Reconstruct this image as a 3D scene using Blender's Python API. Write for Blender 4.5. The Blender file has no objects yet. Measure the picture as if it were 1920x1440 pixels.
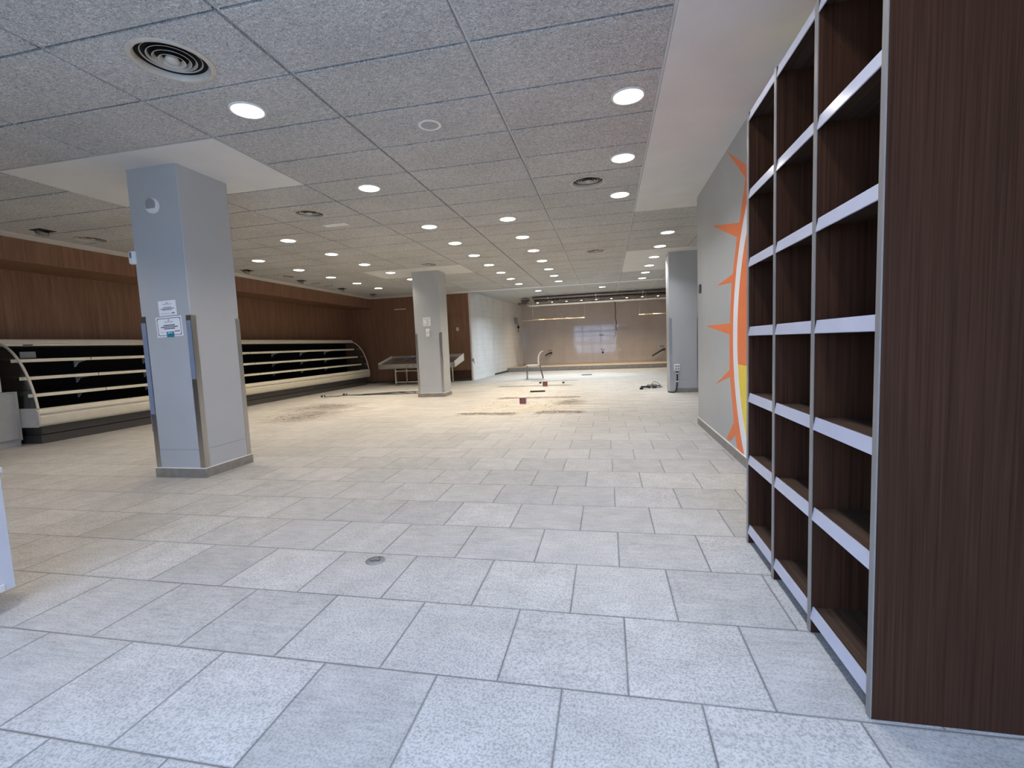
import bpy, bmesh, math, random
from mathutils import Vector, Matrix
random.seed(7)
S = bpy.context.scene
COL = S.collection
PI = math.pi

# ------------------------------------------------------------------ helpers
ORG = {}                       # object name -> world origin of its root


def lin(c):
    c /= 255.0
    return c / 12.92 if c <= 0.04045 else ((c + 0.055) / 1.055) ** 2.4


def rgb(r, g, b):
    return (lin(r), lin(g), lin(b), 1.0)


def thing(name, label, cat, loc, group=None):
    o = bpy.data.objects.new(name, None)
    o.empty_display_size = 0.1
    COL.objects.link(o)
    o.location = loc
    o['label'] = label
    o['category'] = cat
    if group:
        o['group'] = group
    ORG[o.name] = Vector(loc)
    return o


def tag(o, label, cat, group=None):
    o['label'] = label
    o['category'] = cat
    if group:
        o['group'] = group
    return o


def obj(name, bm, m, parent=None, smooth=False, angle=35):
    me = bpy.data.meshes.new(name)
    org = ORG[parent.name] if parent else Vector((0, 0, 0))
    if parent:
        bmesh.ops.translate(bm, verts=bm.verts, vec=-org)
    bmesh.ops.recalc_face_normals(bm, faces=bm.faces)
    bm.to_mesh(me)
    bm.free()
    for mm in (m if isinstance(m, (list, tuple)) else [m]):
        me.materials.append(mm)
    o = bpy.data.objects.new(name, me)
    COL.objects.link(o)
    if parent:
        o.parent = parent
    ORG[o.name] = org
    if smooth:
        for p in me.polygons:
            p.use_smooth = True
        me.set_sharp_from_angle(angle=math.radians(angle))
    return o


def single(name, bm, m, smooth=False):
    """a top-level thing that is one mesh: origin at the base centre"""
    bm.verts.ensure_lookup_table()
    xs = [v.co.x for v in bm.verts]; ys = [v.co.y for v in bm.verts]; zs = [v.co.z for v in bm.verts]
    c = Vector(((min(xs) + max(xs)) / 2, (min(ys) + max(ys)) / 2, min(zs)))
    bmesh.ops.translate(bm, verts=bm.verts, vec=-c)
    o = obj(name, bm, m, None, smooth)
    o.location = c
    ORG[o.name] = c
    return o


def struct(name, bm, m, parent=None, smooth=False):
    o = obj(name, bm, m, parent, smooth)
    if parent is None:
        o['kind'] = 'structure'
    return o


def B():
    return bmesh.new()


def box(bm, x0, x1, y0, y1, z0, z1, bev=0.0, mi=0, seg=2):
    r = bmesh.ops.create_cube(bm, size=1.0)
    vs = r['verts']
    for v in vs:
        v.co = Vector((x0 + (v.co.x + .5) * (x1 - x0), y0 + (v.co.y + .5) * (y1 - y0), z0 + (v.co.z + .5) * (z1 - z0)))
    fs = set(f for v in vs for f in v.link_faces)
    for f in fs:
        f.material_index = mi
    if bev > 0:
        es = list(set(e for v in vs for e in v.link_edges))
        r = bmesh.ops.bevel(bm, geom=es, offset=bev, segments=seg, profile=.5, affect='EDGES')
        for f in r['faces']:
            f.material_index = mi
    return bm


def quad(bm, pts, mi=0):
    f = bm.faces.new([bm.verts.new(p) for p in pts])
    f.material_index = mi
    return f


def prism(bm, prof, axis, a0, a1, mi=0):
    """closed profile extruded along an axis. prof = 2D pts in the other two axes (in xyz order)"""
    def P(q, a):
        if axis == 'x':
            return (a, q[0], q[1])
        if axis == 'y':
            return (q[0], a, q[1])
        return (q[0], q[1], a)
    v0 = [bm.verts.new(P(q, a0)) for q in prof]
    v1 = [bm.verts.new(P(q, a1)) for q in prof]
    n = len(prof)
    fs = [bm.faces.new(v0), bm.faces.new(list(reversed(v1)))]
    for i in range(n):
        fs.append(bm.faces.new([v0[i], v1[i], v1[(i + 1) % n], v0[(i + 1) % n]]))
    for f in fs:
        f.material_index = mi
    return bm


def catmull(pts, n=8):
    P = [Vector(p) for p in pts]
    if len(P) < 3:
        return P
    out = []
    for i in range(len(P) - 1):
        p0 = P[max(i - 1, 0)]; p1 = P[i]; p2 = P[i + 1]; p3 = P[min(i + 2, len(P) - 1)]
        for k in range(n):
            t = k / n
            out.append(.5 * ((2 * p1) + (p2 - p0) * t + (2 * p0 - 5 * p1 + 4 * p2 - p3) * t * t + (3 * p1 - p0 - 3 * p2 + p3) * t ** 3))
    out.append(P[-1])
    return out


def tube(bm, pts, r, seg=8, smooth=True, mi=0, n=8, cap=True):
    P = catmull(pts, n) if smooth else [Vector(p) for p in pts]
    rings = []
    up = None
    for i, p in enumerate(P):
        a = P[max(i - 1, 0)]; b = P[min(i + 1, len(P) - 1)]
        t = (b - a)
        if t.length < 1e-9:
            t = Vector((0, 0, 1))
        t.normalize()
        if up is None:
            up = Vector((0, 0, 1)) if abs(t.z) < .9 else Vector((1, 0, 0))
        u = (up - t * up.dot(t))
        if u.length < 1e-6:
            u = t.orthogonal()
        u.normalize()
        up = u
        w = t.cross(u)
        rr = r[i * len(r) // len(P)] if isinstance(r, (list, tuple)) else r
        rings.append([bm.verts.new(p + (u * math.cos(2 * PI * k / seg) + w * math.sin(2 * PI * k / seg)) * rr) for k in range(seg)])
    for a, b in zip(rings, rings[1:]):
        for k in range(seg):
            f = bm.faces.new([a[k], a[(k + 1) % seg], b[(k + 1) % seg], b[k]])
            f.material_index = mi
    if cap:
        bm.faces.new(list(reversed(rings[0]))).material_index = mi
        bm.faces.new(rings[-1]).material_index = mi
    return bm


def lathe(bm, prof, c=(0, 0, 0), seg=40, axis='z', mi=0, close=False):
    """prof = [(r, h)], revolved about the axis through c"""
    c = Vector(c)
    rings = []
    for r, hh in prof:
        ring = []
        for k in range(seg):
            a = 2 * PI * k / seg
            q = (r * math.cos(a), r * math.sin(a), hh)
            if axis == 'y':
                q = (q[0], hh, q[1])
            elif axis == 'x':
                q = (hh, q[0], q[1])
            ring.append(bm.verts.new(c + Vector(q)))
        rings.append(ring)
    pr = list(zip(rings, rings[1:]))
    if close:
        pr.append((rings[-1], rings[0]))
    for a, b in pr:
        for k in range(seg):
            bm.faces.new([a[k], a[(k + 1) % seg], b[(k + 1) % seg], b[k]]).material_index = mi
    if not close:
        if prof[0][0] > 1e-6:
            bm.faces.new(rings[0]).material_index = mi
        if prof[-1][0] > 1e-6:
            bm.faces.new(rings[-1]).material_index = mi
    bmesh.ops.remove_doubles(bm, verts=bm.verts, dist=1e-6)
    return bm


# ------------------------------------------------------------------ materials
def newmat(name):
    m = bpy.data.materials.new(name)
    m.use_nodes = True
    nt = m.node_tree
    return m, nt, nt.nodes['Principled BSDF']


def N(nt, typ, **kw):
    n = nt.nodes.new(typ)
    for k, v in kw.items():
        setattr(n, k, v)
    return n


def link(nt, a, b):
    nt.links.new(a, b)


def math_(nt, op, a, b=None, c=None):
    n = N(nt, 'ShaderNodeMath', operation=op)
    for i, v in enumerate((a, b, c)):
        if v is None:
            continue
        if isinstance(v, (int, float)):
            n.inputs[i].default_value = v
        else:
            link(nt, v, n.inputs[i])
    return n.outputs[0]


def ramp(nt, fac, stops):
    n = N(nt, 'ShaderNodeValToRGB')
    el = n.color_ramp.elements
    while len(el) < len(stops):
        el.new(.5)
    for e, (p, c) in zip(el, stops):
        e.position = p
        e.color = c if len(c) == 4 else (*c, 1)
    link(nt, fac, n.inputs[0])
    return n.outputs[0]


def mix(nt, fac, a, b, mode='MIX'):
    n = N(nt, 'ShaderNodeMix', data_type='RGBA', blend_type=mode)
    for s, v in ((n.inputs['Factor'], fac), (n.inputs[6], a), (n.inputs[7], b)):
        if isinstance(v, (int, float)):
            s.default_value = v
        elif isinstance(v, tuple):
            s.default_value = v
        else:
            link(nt, v, s)
    return n.outputs[2]


def noise(nt, vec, scale, detail=4, rough=.5, dist=0.0):
    n = N(nt, 'ShaderNodeTexNoise')
    n.inputs['Scale'].default_value = scale
    n.inputs['Detail'].default_value = detail
    n.inputs['Roughness'].default_value = rough
    n.inputs['Distortion'].default_value = dist
    if vec is not None:
        link(nt, vec, n.inputs['Vector'])
    return n.outputs['Fac']


def position(nt):
    return N(nt, 'ShaderNodeTexCoord').outputs['Object']


def scaled(nt, vec, sx, sy, sz):
    n = N(nt, 'ShaderNodeMapping')
    n.inputs['Scale'].default_value = (sx, sy, sz)
    link(nt, vec, n.inputs['Vector'])
    return n.outputs[0]


def bump(nt, bs, height, strength=.2, dist=.01):
    n = N(nt, 'ShaderNodeBump')
    n.inputs['Strength'].default_value = strength
    n.inputs['Distance'].default_value = dist
    link(nt, height, n.inputs['Height'])
    link(nt, n.outputs[0], bs.inputs['Normal'])


def paint(name, col, rough=.5, metal=0.0, var=.06, scale=9.0, bmp=0.0, spec=.5):
    """plain painted / plastic / metal surface with a slight procedural mottling"""
    m, nt, bs = newmat(name)
    v = noise(nt, position(nt), scale, 3)
    d = tuple(max(0, c * (1 - var)) for c in col[:3]) + (1,)
    u = tuple(min(1, c * (1 + var)) for c in col[:3]) + (1,)
    c = ramp(nt, v, [(.3, d), (.7, u)])
    link(nt, c, bs.inputs['Base Color'])
    bs.inputs['Roughness'].default_value = rough
    bs.inputs['Metallic'].default_value = metal
    bs.inputs['Specular IOR Level'].default_value = spec
    if bmp:
        bump(nt, bs, noise(nt, position(nt), 160, 2), bmp, .002)
    return m


def wood(name, dark, light, axis=2, rough=.4, fine=60):
    m, nt, bs = newmat(name)
    p = position(nt)
    sc = [fine, fine, fine]
    sc[axis] = 1.6
    a = noise(nt, scaled(nt, p, *sc), 1.0, 5, .6, .3)
    sc2 = [7, 7, 7]
    sc2[axis] = .35
    b = noise(nt, scaled(nt, p, *sc2), 1.0, 3, .5, .4)
    kb = .12 if 'wenge' in name else .26
    v = math_(nt, 'ADD', math_(nt, 'MULTIPLY', a, 1 - kb), math_(nt, 'MULTIPLY', b, kb))
    c = ramp(nt, v, [(.30, dark), (.70, light)])
    link(nt, c, bs.inputs['Base Color'])
    bs.inputs['Roughness'].default_value = rough
    bs.inputs['Specular IOR Level'].default_value = .06 if 'wenge' in name else .18
    bump(nt, bs, a, .08, .002)
    return m


def emit(name, col, strength):
    m, nt, bs = newmat(name)
    bs.inputs['Base Color'].default_value = (.8, .8, .8, 1)
    bs.inputs['Emission Color'].default_value = col
    bs.inputs['Emission Strength'].default_value = strength
    return m


def glassy(name, tint=(.9, .95, .95, 1), gloss=.12):
    m = bpy.data.materials.new(name)
    m.use_nodes = True
    nt = m.node_tree
    nt.nodes.clear()
    out = N(nt, 'ShaderNodeOutputMaterial')
    t = N(nt, 'ShaderNodeBsdfTransparent')
    t.inputs[0].default_value = tint
    g = N(nt, 'ShaderNodeBsdfGlossy')
    g.inputs['Roughness'].default_value = .05
    mx = N(nt, 'ShaderNodeMixShader')
    mx.inputs[0].default_value = gloss
    link(nt, t.outputs[0], mx.inputs[1]); link(nt, g.outputs[0], mx.inputs[2]); link(nt, mx.outputs[0], out.inputs[0])
    return m


FD = 0.4385; FY0 = 1.0105; FJ = -1.9345


def mat_floor():
    m, nt, bs = newmat('stone_look_floor_tile')
    p = position(nt)
    sp = N(nt, 'ShaderNodeSeparateXYZ'); link(nt, p, sp.inputs[0])
    x, y = sp.outputs[0], sp.outputs[1]
    v = math_(nt, 'DIVIDE', math_(nt, 'SUBTRACT', y, FY0), FD)
    row = math_(nt, 'FLOOR', v)
    fv = math_(nt, 'SUBTRACT', v, row)
    u = math_(nt, 'SUBTRACT', math_(nt, 'DIVIDE', math_(nt, 'SUBTRACT', x, FJ), .4398), math_(nt, 'MULTIPLY', row, .4913))
    cu = math_(nt, 'FLOOR', u)
    fu = math_(nt, 'SUBTRACT', u, cu)
    du = math_(nt, 'MINIMUM', fu, math_(nt, 'SUBTRACT', 1.0, fu))
    dv = math_(nt, 'MINIMUM', fv, math_(nt, 'SUBTRACT', 1.0, fv))
    d = math_(nt, 'MULTIPLY', math_(nt, 'MINIMUM', du, dv), .44)      # metres to the joint
    cb = N(nt, 'ShaderNodeCombineXYZ'); link(nt, cu, cb.inputs[0]); link(nt, row, cb.inputs[1])
    wn = N(nt, 'ShaderNodeTexWhiteNoise', noise_dimensions='2D'); link(nt, cb.outputs[0], wn.inputs['Vector'])
    rnd = wn.outputs['Value']
    # grain offset per tile
    off = N(nt, 'ShaderNodeVectorMath', operation='MULTIPLY_ADD')
    link(nt, wn.outputs['Color'], off.inputs[0]); off.inputs[1].default_value = (31, 17, 5); link(nt, p, off.inputs[2])
    q = off.outputs[0]
    g1 = noise(nt, q, 125, 3, .65)
    g2 = noise(nt, scaled(nt, q, 9, 60, 9), 1.0, 4, .6, .4)
    g3 = noise(nt, q, 7, 3, .5)
    spk = ramp(nt, g1, [(.38, (.55, .56, .58, 1)), (.55, (1.06, 1.06, 1.06, 1))])
    stk = ramp(nt, g2, [(.30, (.66, .66, .66, 1)), (.62, (1.10, 1.09, 1.08, 1))])
    tex = mix(nt, math_(nt, 'GREATER_THAN', rnd, .52), mix(nt, .45, spk, stk), mix(nt, .75, stk, spk))
    base = ramp(nt, rnd, [(0, (.385, .383, .378, 1)), (1, (.47, .466, .458, 1))])
    c = mix(nt, 1.0, base, tex, 'MULTIPLY')
    c = mix(nt, .5, c, ramp(nt, g3, [(.3, (.78, .78, .78, 1)), (.7, (1.12, 1.12, 1.12, 1))]), 'MULTIPLY')
    # dusty worn middle of the shop: pale film hides the grain
    dust_n = noise(nt, scaled(nt, p, .45, .8, 1), 1.0, 5, .6, .6)
    far = N(nt, 'ShaderNodeMapRange'); far.inputs[1].default_value = 4.0; far.inputs[2].default_value = 8.5; link(nt, y, far.inputs[0])
    dust = math_(nt, 'MULTIPLY', far.outputs[0], ramp(nt, dust_n, [(.3, (.45,) * 3), (.65, (.95,) * 3)]))
    dust_fine = noise(nt, scaled(nt, p, 1.6, 9, 1), 1.0, 6, .65, 1.2)
    dustc = ramp(nt, dust_fine, [(.30, (.31, .285, .25, 1)), (.5, (.49, .465, .42, 1)), (.70, (.63, .605, .555, 1))])
    c = mix(nt, dust, c, dustc)
    # joints
    jn = noise(nt, p, 3.0, 3)
    jw = ramp(nt, d, [(0, (1, 1, 1, 1)), (.0031, (1, 1, 1, 1)), (.0042, (0, 0, 0, 1))])
    jc = ramp(nt, jn, [(.38, (.075, .078, .085, 1)), (.6, (.14, .14, .145, 1))])
    jfac = math_(nt, 'MULTIPLY', jw, math_(nt, 'SUBTRACT', 1.0, math_(nt, 'MULTIPLY', dust, .78)))
    c = mix(nt, jfac, c, jc)
    # adhesive residue where a fixture stood
    def rect(x0, x1, y0, y1, soft):
        def edge(s, a, b):
            r = N(nt, 'ShaderNodeMapRange'); r.inputs[1].default_value = a; r.inputs[2].default_value = b
            link(nt, s, r.inputs[0]); return r.outputs[0]
        wob = math_(nt, 'MULTIPLY', math_(nt, 'SUBTRACT', noise(nt, p, 2.4, 5, .7), .5), soft * 3)
        xx = math_(nt, 'ADD', x, wob); yy = math_(nt, 'ADD', y, wob)
        a = math_(nt, 'MULTIPLY', edge(xx, x0 - soft, x0 + soft), edge(xx, x1 + soft, x1 - soft))
        b = math_(nt, 'MULTIPLY', edge(yy, y0 - soft, y0 + soft), edge(yy, y1 + soft, y1 - soft))
        return math_(nt, 'MULTIPLY', a, b)
    blot = noise(nt, scaled(nt, p, 2.2, 4.5, 1), 1.0, 6, .7, .8)
    yel = math_(nt, 'MULTIPLY', rect(-2.45, -.55, 7.55, 9.7, .12), ramp(nt, blot, [(.42, (0,) * 3), (.64, (.42,) * 3)]))
    c = mix(nt, yel, c, (.50, .40, .22, 1))
    yel2 = math_(nt, 'MULTIPLY', rect(-2.6, -1.0, 10.0, 12.5, .15), ramp(nt, blot, [(.45, (0,) * 3), (.68, (.30,) * 3)]))
    c = mix(nt, yel2, c, (.56, .46, .30, 1))
    dk = noise(nt, scaled(nt, p, 6, 17, 1), 1.0, 7, .78, 1.6)
    dirt = ramp(nt, dk, [(.40, (0,) * 3), (.54, (.95,) * 3)])
    lines = None
    for r in ((-2.55, -1.5, 7.38, 7.66, .06), (-1.2, -.4, 7.48, 7.78, .08), (-2.35, -.6, 9.60, 9.88, .05), (-3.0, -.95, 12.3, 12.66, .08),
              (-2.3, -.9, 13.95, 14.15, .06), (-.95, -.55, 8.5, 9.3, .15), (-5.9, -5.0, 6.9, 8.3, .35), (-6.4, -5.3, 8.2, 9.2, .3)):
        t = rect(*r)
        lines = t if lines is None else math_(nt, 'MAXIMUM', lines, t)
    c = mix(nt, math_(nt, 'MULTIPLY', lines, dirt), c, (.075, .058, .048, 1))
    crumb = noise(nt, scaled(nt, p, 5, 9, 1), 1.0, 8, .8, 1.2)
    patch = math_(nt, 'MAXIMUM', rect(-2.5, -.5, 7.4, 9.8, .15), math_(nt, 'MAXIMUM', rect(-2.7, -.9, 10.3, 12.6, .2), rect(-6.6, -4.9, 6.6, 9.4, .5)))
    c = mix(nt, math_(nt, 'MULTIPLY', patch, ramp(nt, crumb, [(.53, (0,) * 3), (.62, (.6,) * 3)])), c, (.20, .16, .12, 1))
    c = mix(nt, math_(nt, 'MULTIPLY', patch, ramp(nt, crumb, [(.36, (.5,) * 3), (.46, (0,) * 3)])), c, (.70, .66, .58, 1))
    # scattered scuffs near the right wall
    sc = noise(nt, p, 26, 4, .7, .6)
    scm = math_(nt, 'MULTIPLY', rect(.2, 1.1, 3.0, 6.6, .4), ramp(nt, sc, [(.64, (0,) * 3), (.70, (.6,) * 3)]))
    c = mix(nt, scm, c, (.20, .185, .17, 1))
    link(nt, c, bs.inputs['Base Color'])
    bs.inputs['Roughness'].default_value = .5
    bs.inputs['Specular IOR Level'].default_value = .35
    hgt = math_(nt, 'SUBTRACT', math_(nt, 'MULTIPLY', g1, .25), jw)
    bump(nt, bs, hgt, .35, .003)
    return m


def mat_ceiling_tile():
    m, nt, bs = newmat('wood_wool_ceiling_tile')
    p = position(nt)
    a = noise(nt, p, 62, 3, .6, 2.5)
    b = noise(nt, scaled(nt, p, 38, 80, 38), 1.0, 3, .6, 1.8)
    v = math_(nt, 'ADD', math_(nt, 'MULTIPLY', a, .55), math_(nt, 'MULTIPLY', b, .45))
    c = ramp(nt, v, [(.36, (.20, .20, .20, 1)), (.5, (.46, .458, .455, 1)), (.64, (.76, .756, .75, 1))])
    big = noise(nt, p, 1.3, 4, .6)
    c = mix(nt, .6, c, ramp(nt, big, [(.3, (.82,) * 3), (.7, (1.1,) * 3)]), 'MULTIPLY')
    link(nt, c, bs.inputs['Base Color'])
    bs.inputs['Roughness'].default_value = .95
    bs.inputs['Specular IOR Level'].default_value = .1
    bump(nt, bs, v, .5, .006)
    return m


def mat_tilewall(name, col, jc, du, dz, axis, rough=.12, jw=.0025, jf=.8):
    """glossy wall tile, running along axis ('x' or 'y') and z"""
    m, nt, bs = newmat(name)
    p = position(nt)
    sp = N(nt, 'ShaderNodeSeparateXYZ'); link(nt, p, sp.inputs[0])
    s = sp.outputs[0 if axis == 'x' else 1]
    def dist(v, d):
        t = math_(nt, 'DIVIDE', v, d)
        f = math_(nt, 'FRACT', t)
        return math_(nt, 'MULTIPLY', math_(nt, 'MINIMUM', f, math_(nt, 'SUBTRACT', 1.0, f)), d)
    d = math_(nt, 'MINIMUM', dist(s, du), dist(sp.outputs[2], dz))
    j = ramp(nt, d, [(0, (1, 1, 1, 1)), (jw, (jf,) * 3), (jw * 1.8, (0, 0, 0, 1))])
    mot = noise(nt, p, 1.7, 4, .6)
    c0 = ramp(nt, mot, [(.3, tuple(k * .9 for k in col[:3])), (.7, col)])
    grime = noise(nt, scaled(nt, p, 3, 3, .35), 1.0, 4, .6)
    c0 = mix(nt, ramp(nt, grime, [(.55, (0,) * 3), (.75, (.25,) * 3)]), c0, (.32, .27, .23, 1))
    c = mix(nt, j, c0, jc)
    link(nt, c, bs.inputs['Base Color'])
    bs.inputs['Roughness'].default_value = rough
    bump(nt, bs, math_(nt, 'ADD', math_(nt, 'MULTIPLY', j, -1.0), math_(nt, 'MULTIPLY', noise(nt, p, 4, 2), .6)), .12, .004)
    return m


def mat_brushed(name, col, rough=.28):
    m, nt, bs = newmat(name)
    p = position(nt)
    v = noise(nt, scaled(nt, p, 120, 120, 2), 1.0, 3)
    link(nt, ramp(nt, v, [(.3, tuple(k * .85 for k in col[:3])), (.7, col)]), bs.inputs['Base Color'])
    bs.inputs['Metallic'].default_value = 1.0
    link(nt, ramp(nt, v, [(.3, (rough,) * 3), (.7, (rough + .12,) * 3)]), bs.inputs['Roughness'])
    return m


M = {}
M['floor'] = mat_floor()
M['ctile'] = mat_ceiling_tile()
M['tbar'] = paint('grey_ceiling_grid', (.75, .75, .76), .5)
M['plaster'] = paint('white_plaster', (.66, .655, .645), .85, var=.04, scale=3)
M['pillar'] = paint('light_grey_pillar_panel', (.415, .428, .438), .42, var=.03, scale=2)
M['greywall'] = paint('grey_painted_wall', (.40, .41, .41), .45, var=.05, scale=1.5)
M['woodwall'] = wood('brown_wood_veneer', (.15, .078, .050), (.28, .155, .098), 2, .42, 45)
M['wenge'] = wood('dark_wenge_veneer', (.025, .0105, .0055), (.060, .0265, .0145), 2, .5, 130)
M['wengex'] = wood('dark_wenge_shelf_board', (.035, .022, .016), (.085, .055, .040), 1, .42, 70)
M['wengeback'] = wood('black_brown_back_board', (.008, .006, .006), (.018, .014, .013), 2, .5, 60)
M['band'] = paint('taupe_edge_banding', (.20, .18, .165), .32, var=.05)
M['lip'] = paint('lavender_grey_price_strip', (.42, .42, .49), .18, var=.03)
M['chrome'] = mat_brushed('polished_steel_strip', (.75, .75, .76), .14)
M['steel'] = mat_brushed('stainless_steel', (.55, .54, .53), .28)
M['skirt'] = paint('taupe_skirting_tile', (.235, .215, .19), .45, var=.16, scale=14)
M['grout'] = paint('white_sealant_line', (.75, .74, .71), .6)
M['orange'] = paint('orange_wall_paint', (.78, .19, .055), .5, var=.04)
M['red'] = paint('brick_red_wall_paint', (.42, .085, .05), .5)
M['white'] = paint('white_wall_paint', (.80, .80, .82), .5, var=.02)
M['yellow'] = paint('yellow_wall_paint', (.83, .62, .055), .5, var=.03)
M['cream'] = paint('cream_enamel', (.66, .61, .50), .35, var=.04)
M['creamrail'] = paint('ivory_price_rail', (.80, .75, .60), .3, var=.04)
M['black'] = paint('black_fridge_interior', (.006, .006, .008), .6, spec=.12)
M['darkshelf'] = paint('black_shelf_enamel', (.016, .014, .013), .5, spec=.2)
M['plinth'] = paint('dark_grey_plinth', (.060, .055, .052), .5)
M['bracket'] = paint('pale_bracket_metal', (.72, .71, .70), .35)
M['glass'] = glassy('clear_glass')
M['whiteplastic'] = paint('white_plastic', (.74, .74, .73), .4, var=.03)
M['greyplastic'] = paint('grey_plastic', (.30, .30, .31), .5)
M['dark'] = paint('black_rubber', (.012, .012, .013), .45)
M['darkgrey'] = paint('dark_grey_plastic', (.055, .056, .06), .5)
M['paper'] = paint('white_paper', (.76, .77, .80), .7, var=.02)
M['ink'] = paint('black_ink', (.05, .05, .06), .7)
M['paleink'] = paint('faded_grey_ink', (.30, .31, .34), .7)
M['redink'] = paint('faded_maroon_ink', (.30, .08, .09), .7)
M['teal'] = paint('teal_sticker', (.02, .20, .27), .4)
M['cab'] = paint('grey_metal_cabinet_paint', (.36, .36, .35), .45, var=.04)
M['vent'] = paint('off_white_diffuser', (.50, .465, .41), .45, var=.08, scale=20)
M['ventdark'] = paint('black_duct_and_cone_shade', (.006, .006, .007), .7)
M['rim'] = paint('white_lamp_rim', (.72, .72, .72), .4)
M['lamp'] = emit('warm_lamp_diffuser', (1.0, .93, .80, 1), 9.0)
M['spotlamp'] = emit('small_warm_lamp', (1.0, .90, .74, 1), 14.0)
M['whitetile'] = mat_tilewall('glossy_white_wall_panel', (.77, .79, .81, 1), (.52, .53, .55, 1), 50.0, .20, 'y', .07)
M['backtile'] = mat_tilewall('glossy_beige_white_wall_tile', (.53, .485, .465, 1), (.46, .42, .40, 1), .30, .20, 'x', .05)
M['platform'] = paint('beige_worn_platform', (.42, .35, .28), .5, var=.15, scale=5)
M['duct'] = mat_brushed('dull_dark_duct', (.20, .17, .155), .22)
M['pipe'] = mat_brushed('galvanised_pipe', (.72, .69, .64), .2)
M['brass'] = mat_brushed('brassy_steel_rail', (.72, .60, .42), .2)
M['socketred'] = paint('dark_red_socket_plate', (.10, .018, .022), .4)
M['socketpink'] = paint('dusty_pink_socket', (.36, .10, .11), .45)
M['galv'] = paint('pale_box_metal', (.60, .57, .53), .4)
M['blue'] = paint('dark_blue_plastic', (.015, .03, .16), .5)
M['bluefilm'] = paint('bluish_protective_film', (.20, .24, .33), .15)
M['chairshell'] = paint('off_white_chair_shell', (.72, .70, .66), .35)
M['chairleg'] = mat_brushed('grey_chair_tube', (.30, .29, .28), .3)
M['drain'] = mat_brushed('grey_steel_cover', (.33, .36, .42), .4)
M['film'] = paint('white_rolled_sheet', (.70, .70, .74), .55)
M['counter'] = paint('pale_lavender_counter_panel', (.50, .50, .53), .5, var=.03)

# ------------------------------------------------------------------ room numbers
H = 2.9185          # ceiling
XL = -8.90          # left wall
XS = -8.05          # soffit face
XR = 1.16           # right wall
YB = 15.0           # brown back wall
YF = 21.9           # far wall
YC = -1.0           # shop front (behind the camera)
XE = 3.2

# floor
bm = B()
box(bm, XL - .2, XE + .2, YC, YF + .2, -.12, 0)
struct('floor', bm, M['floor'])

# ceiling: backing with the grid, tiles and plain panels hang from it
RUN = [-7.740, -6.577, -5.414, -4.251, -3.087, -1.926, -.758, .401, 1.564, 2.727]
PY = .5839
CY0 = 2.772


def yrow(k):
    return CY0 + PY * k


bm = B()
box(bm, XL - .2, XE + .2, YC, 14.72, H + .14, H + .20)
ceil = struct('ceiling', bm, M['plinth'])
bt = B(); bp = B()
G = .010
HOLES = [(-2.507, 2.47, .225), (-3.69, 5.45, .198), (-.17, 5.41, .198), (-.19, 9.48, .198), (-3.69, 9.49, .198), (-7.27, 5.51, .198), (-7.2, 9.57, .198),
         (-2.2, 17.35, .169), (-1.15, 17.35, .169), (1.05, 17.35, .169)]


def tile(bm, x0, x1, y0, y1, z):
    for hx, hy, hr in HOLES:
        if x0 < hx < x1 and y0 < hy < y1:
            X0, X1, Y0, Y1 = x0 + G, x1 - G, y0 + G, y1 - G
            r = hr * .86
            ang = sorted([2 * PI * k / 40 for k in range(40)] + [math.atan2(b - hy, a - hx) % (2 * PI) for a in (X0, X1) for b in (Y0, Y1)])
            rings = {}
            for nm in ('io', 'oo', 'it', 'ot'):
                rings[nm] = []
            for a in ang:
                c, sn = math.cos(a), math.sin(a)
                t = min([((X1 if c > 0 else X0) - hx) / c if abs(c) > 1e-9 else 1e9, ((Y1 if sn > 0 else Y0) - hy) / sn if abs(sn) > 1e-9 else 1e9])
                for nm, rr, zz in (('io', r, z), ('oo', t, z), ('it', r, z + .03), ('ot', t, z + .03)):
                    rings[nm].append(bm.verts.new((hx + c * rr, hy + sn * rr, zz)))
            n = len(ang)
            for A, Bq in (('io', 'oo'), ('oo', 'ot'), ('ot', 'it'), ('it', 'io')):
                for i in range(n):
                    bm.faces.new([rings[A][i], rings[A][(i + 1) % n], rings[Bq][(i + 1) % n], rings[Bq][i]])
            return
    box(bm, x0 + G, x1 - G, y0 + G, y1 - G, z, z + .03, .003, seg=1)


k0 = math.ceil((YC - CY0) / PY)
kend = 20
for i in range(len(RUN) - 1):
    for k in range(k0, kend):
        x0, x1 = RUN[i], RUN[i + 1]
        if x0 >= .4 and k < 7:
            continue
        if i in (2, 3) and k in (1, 2):
            continue
        if i in (2, 3) and k in (12, 13):
            continue
        if x0 >= .4 and 12 <= k <= 16:
            continue
        tile(bt, x0, x1, yrow(k), yrow(k + 1), H)
# last cut column at the right, and the cut row along the beam
for k in range(7, kend):
    if not 12 <= k <= 16:
        tile(bt, RUN[-1], XE, yrow(k), yrow(k + 1), H)
for k in range(k0, kend):
    pass
obj('acoustic_tiles', bt, M['ctile'], ceil)
bg_ = B()
for x in RUN:
    box(bg_, x - .014, x + .014, YC, 14.7 if x > -4.5 else YB, H + .022, H + .05)
obj('grid_bars', bg_, M['tbar'], ceil)
bg_ = B()
for k in range(k0, kend + 1):
    box(bg_, RUN[0], XE, yrow(k) - .014, yrow(k) + .014, H + .0235, H + .045)
obj('cross_bars', bg_, M['darkgrey'], ceil)
yb1 = yrow(kend)
box(bp, XS - .02, RUN[0] - .004, YC, YB, H, H + .03)                       # margin along the soffit
box(bp, RUN[2] + .008, RUN[4] - .008, yrow(1) + .008, yrow(3) - .008, H, H + .03)
box(bp, RUN[2] + .008, RUN[4] - .008, yrow(12) + .008, yrow(14) - .008, H, H + .03)
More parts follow.
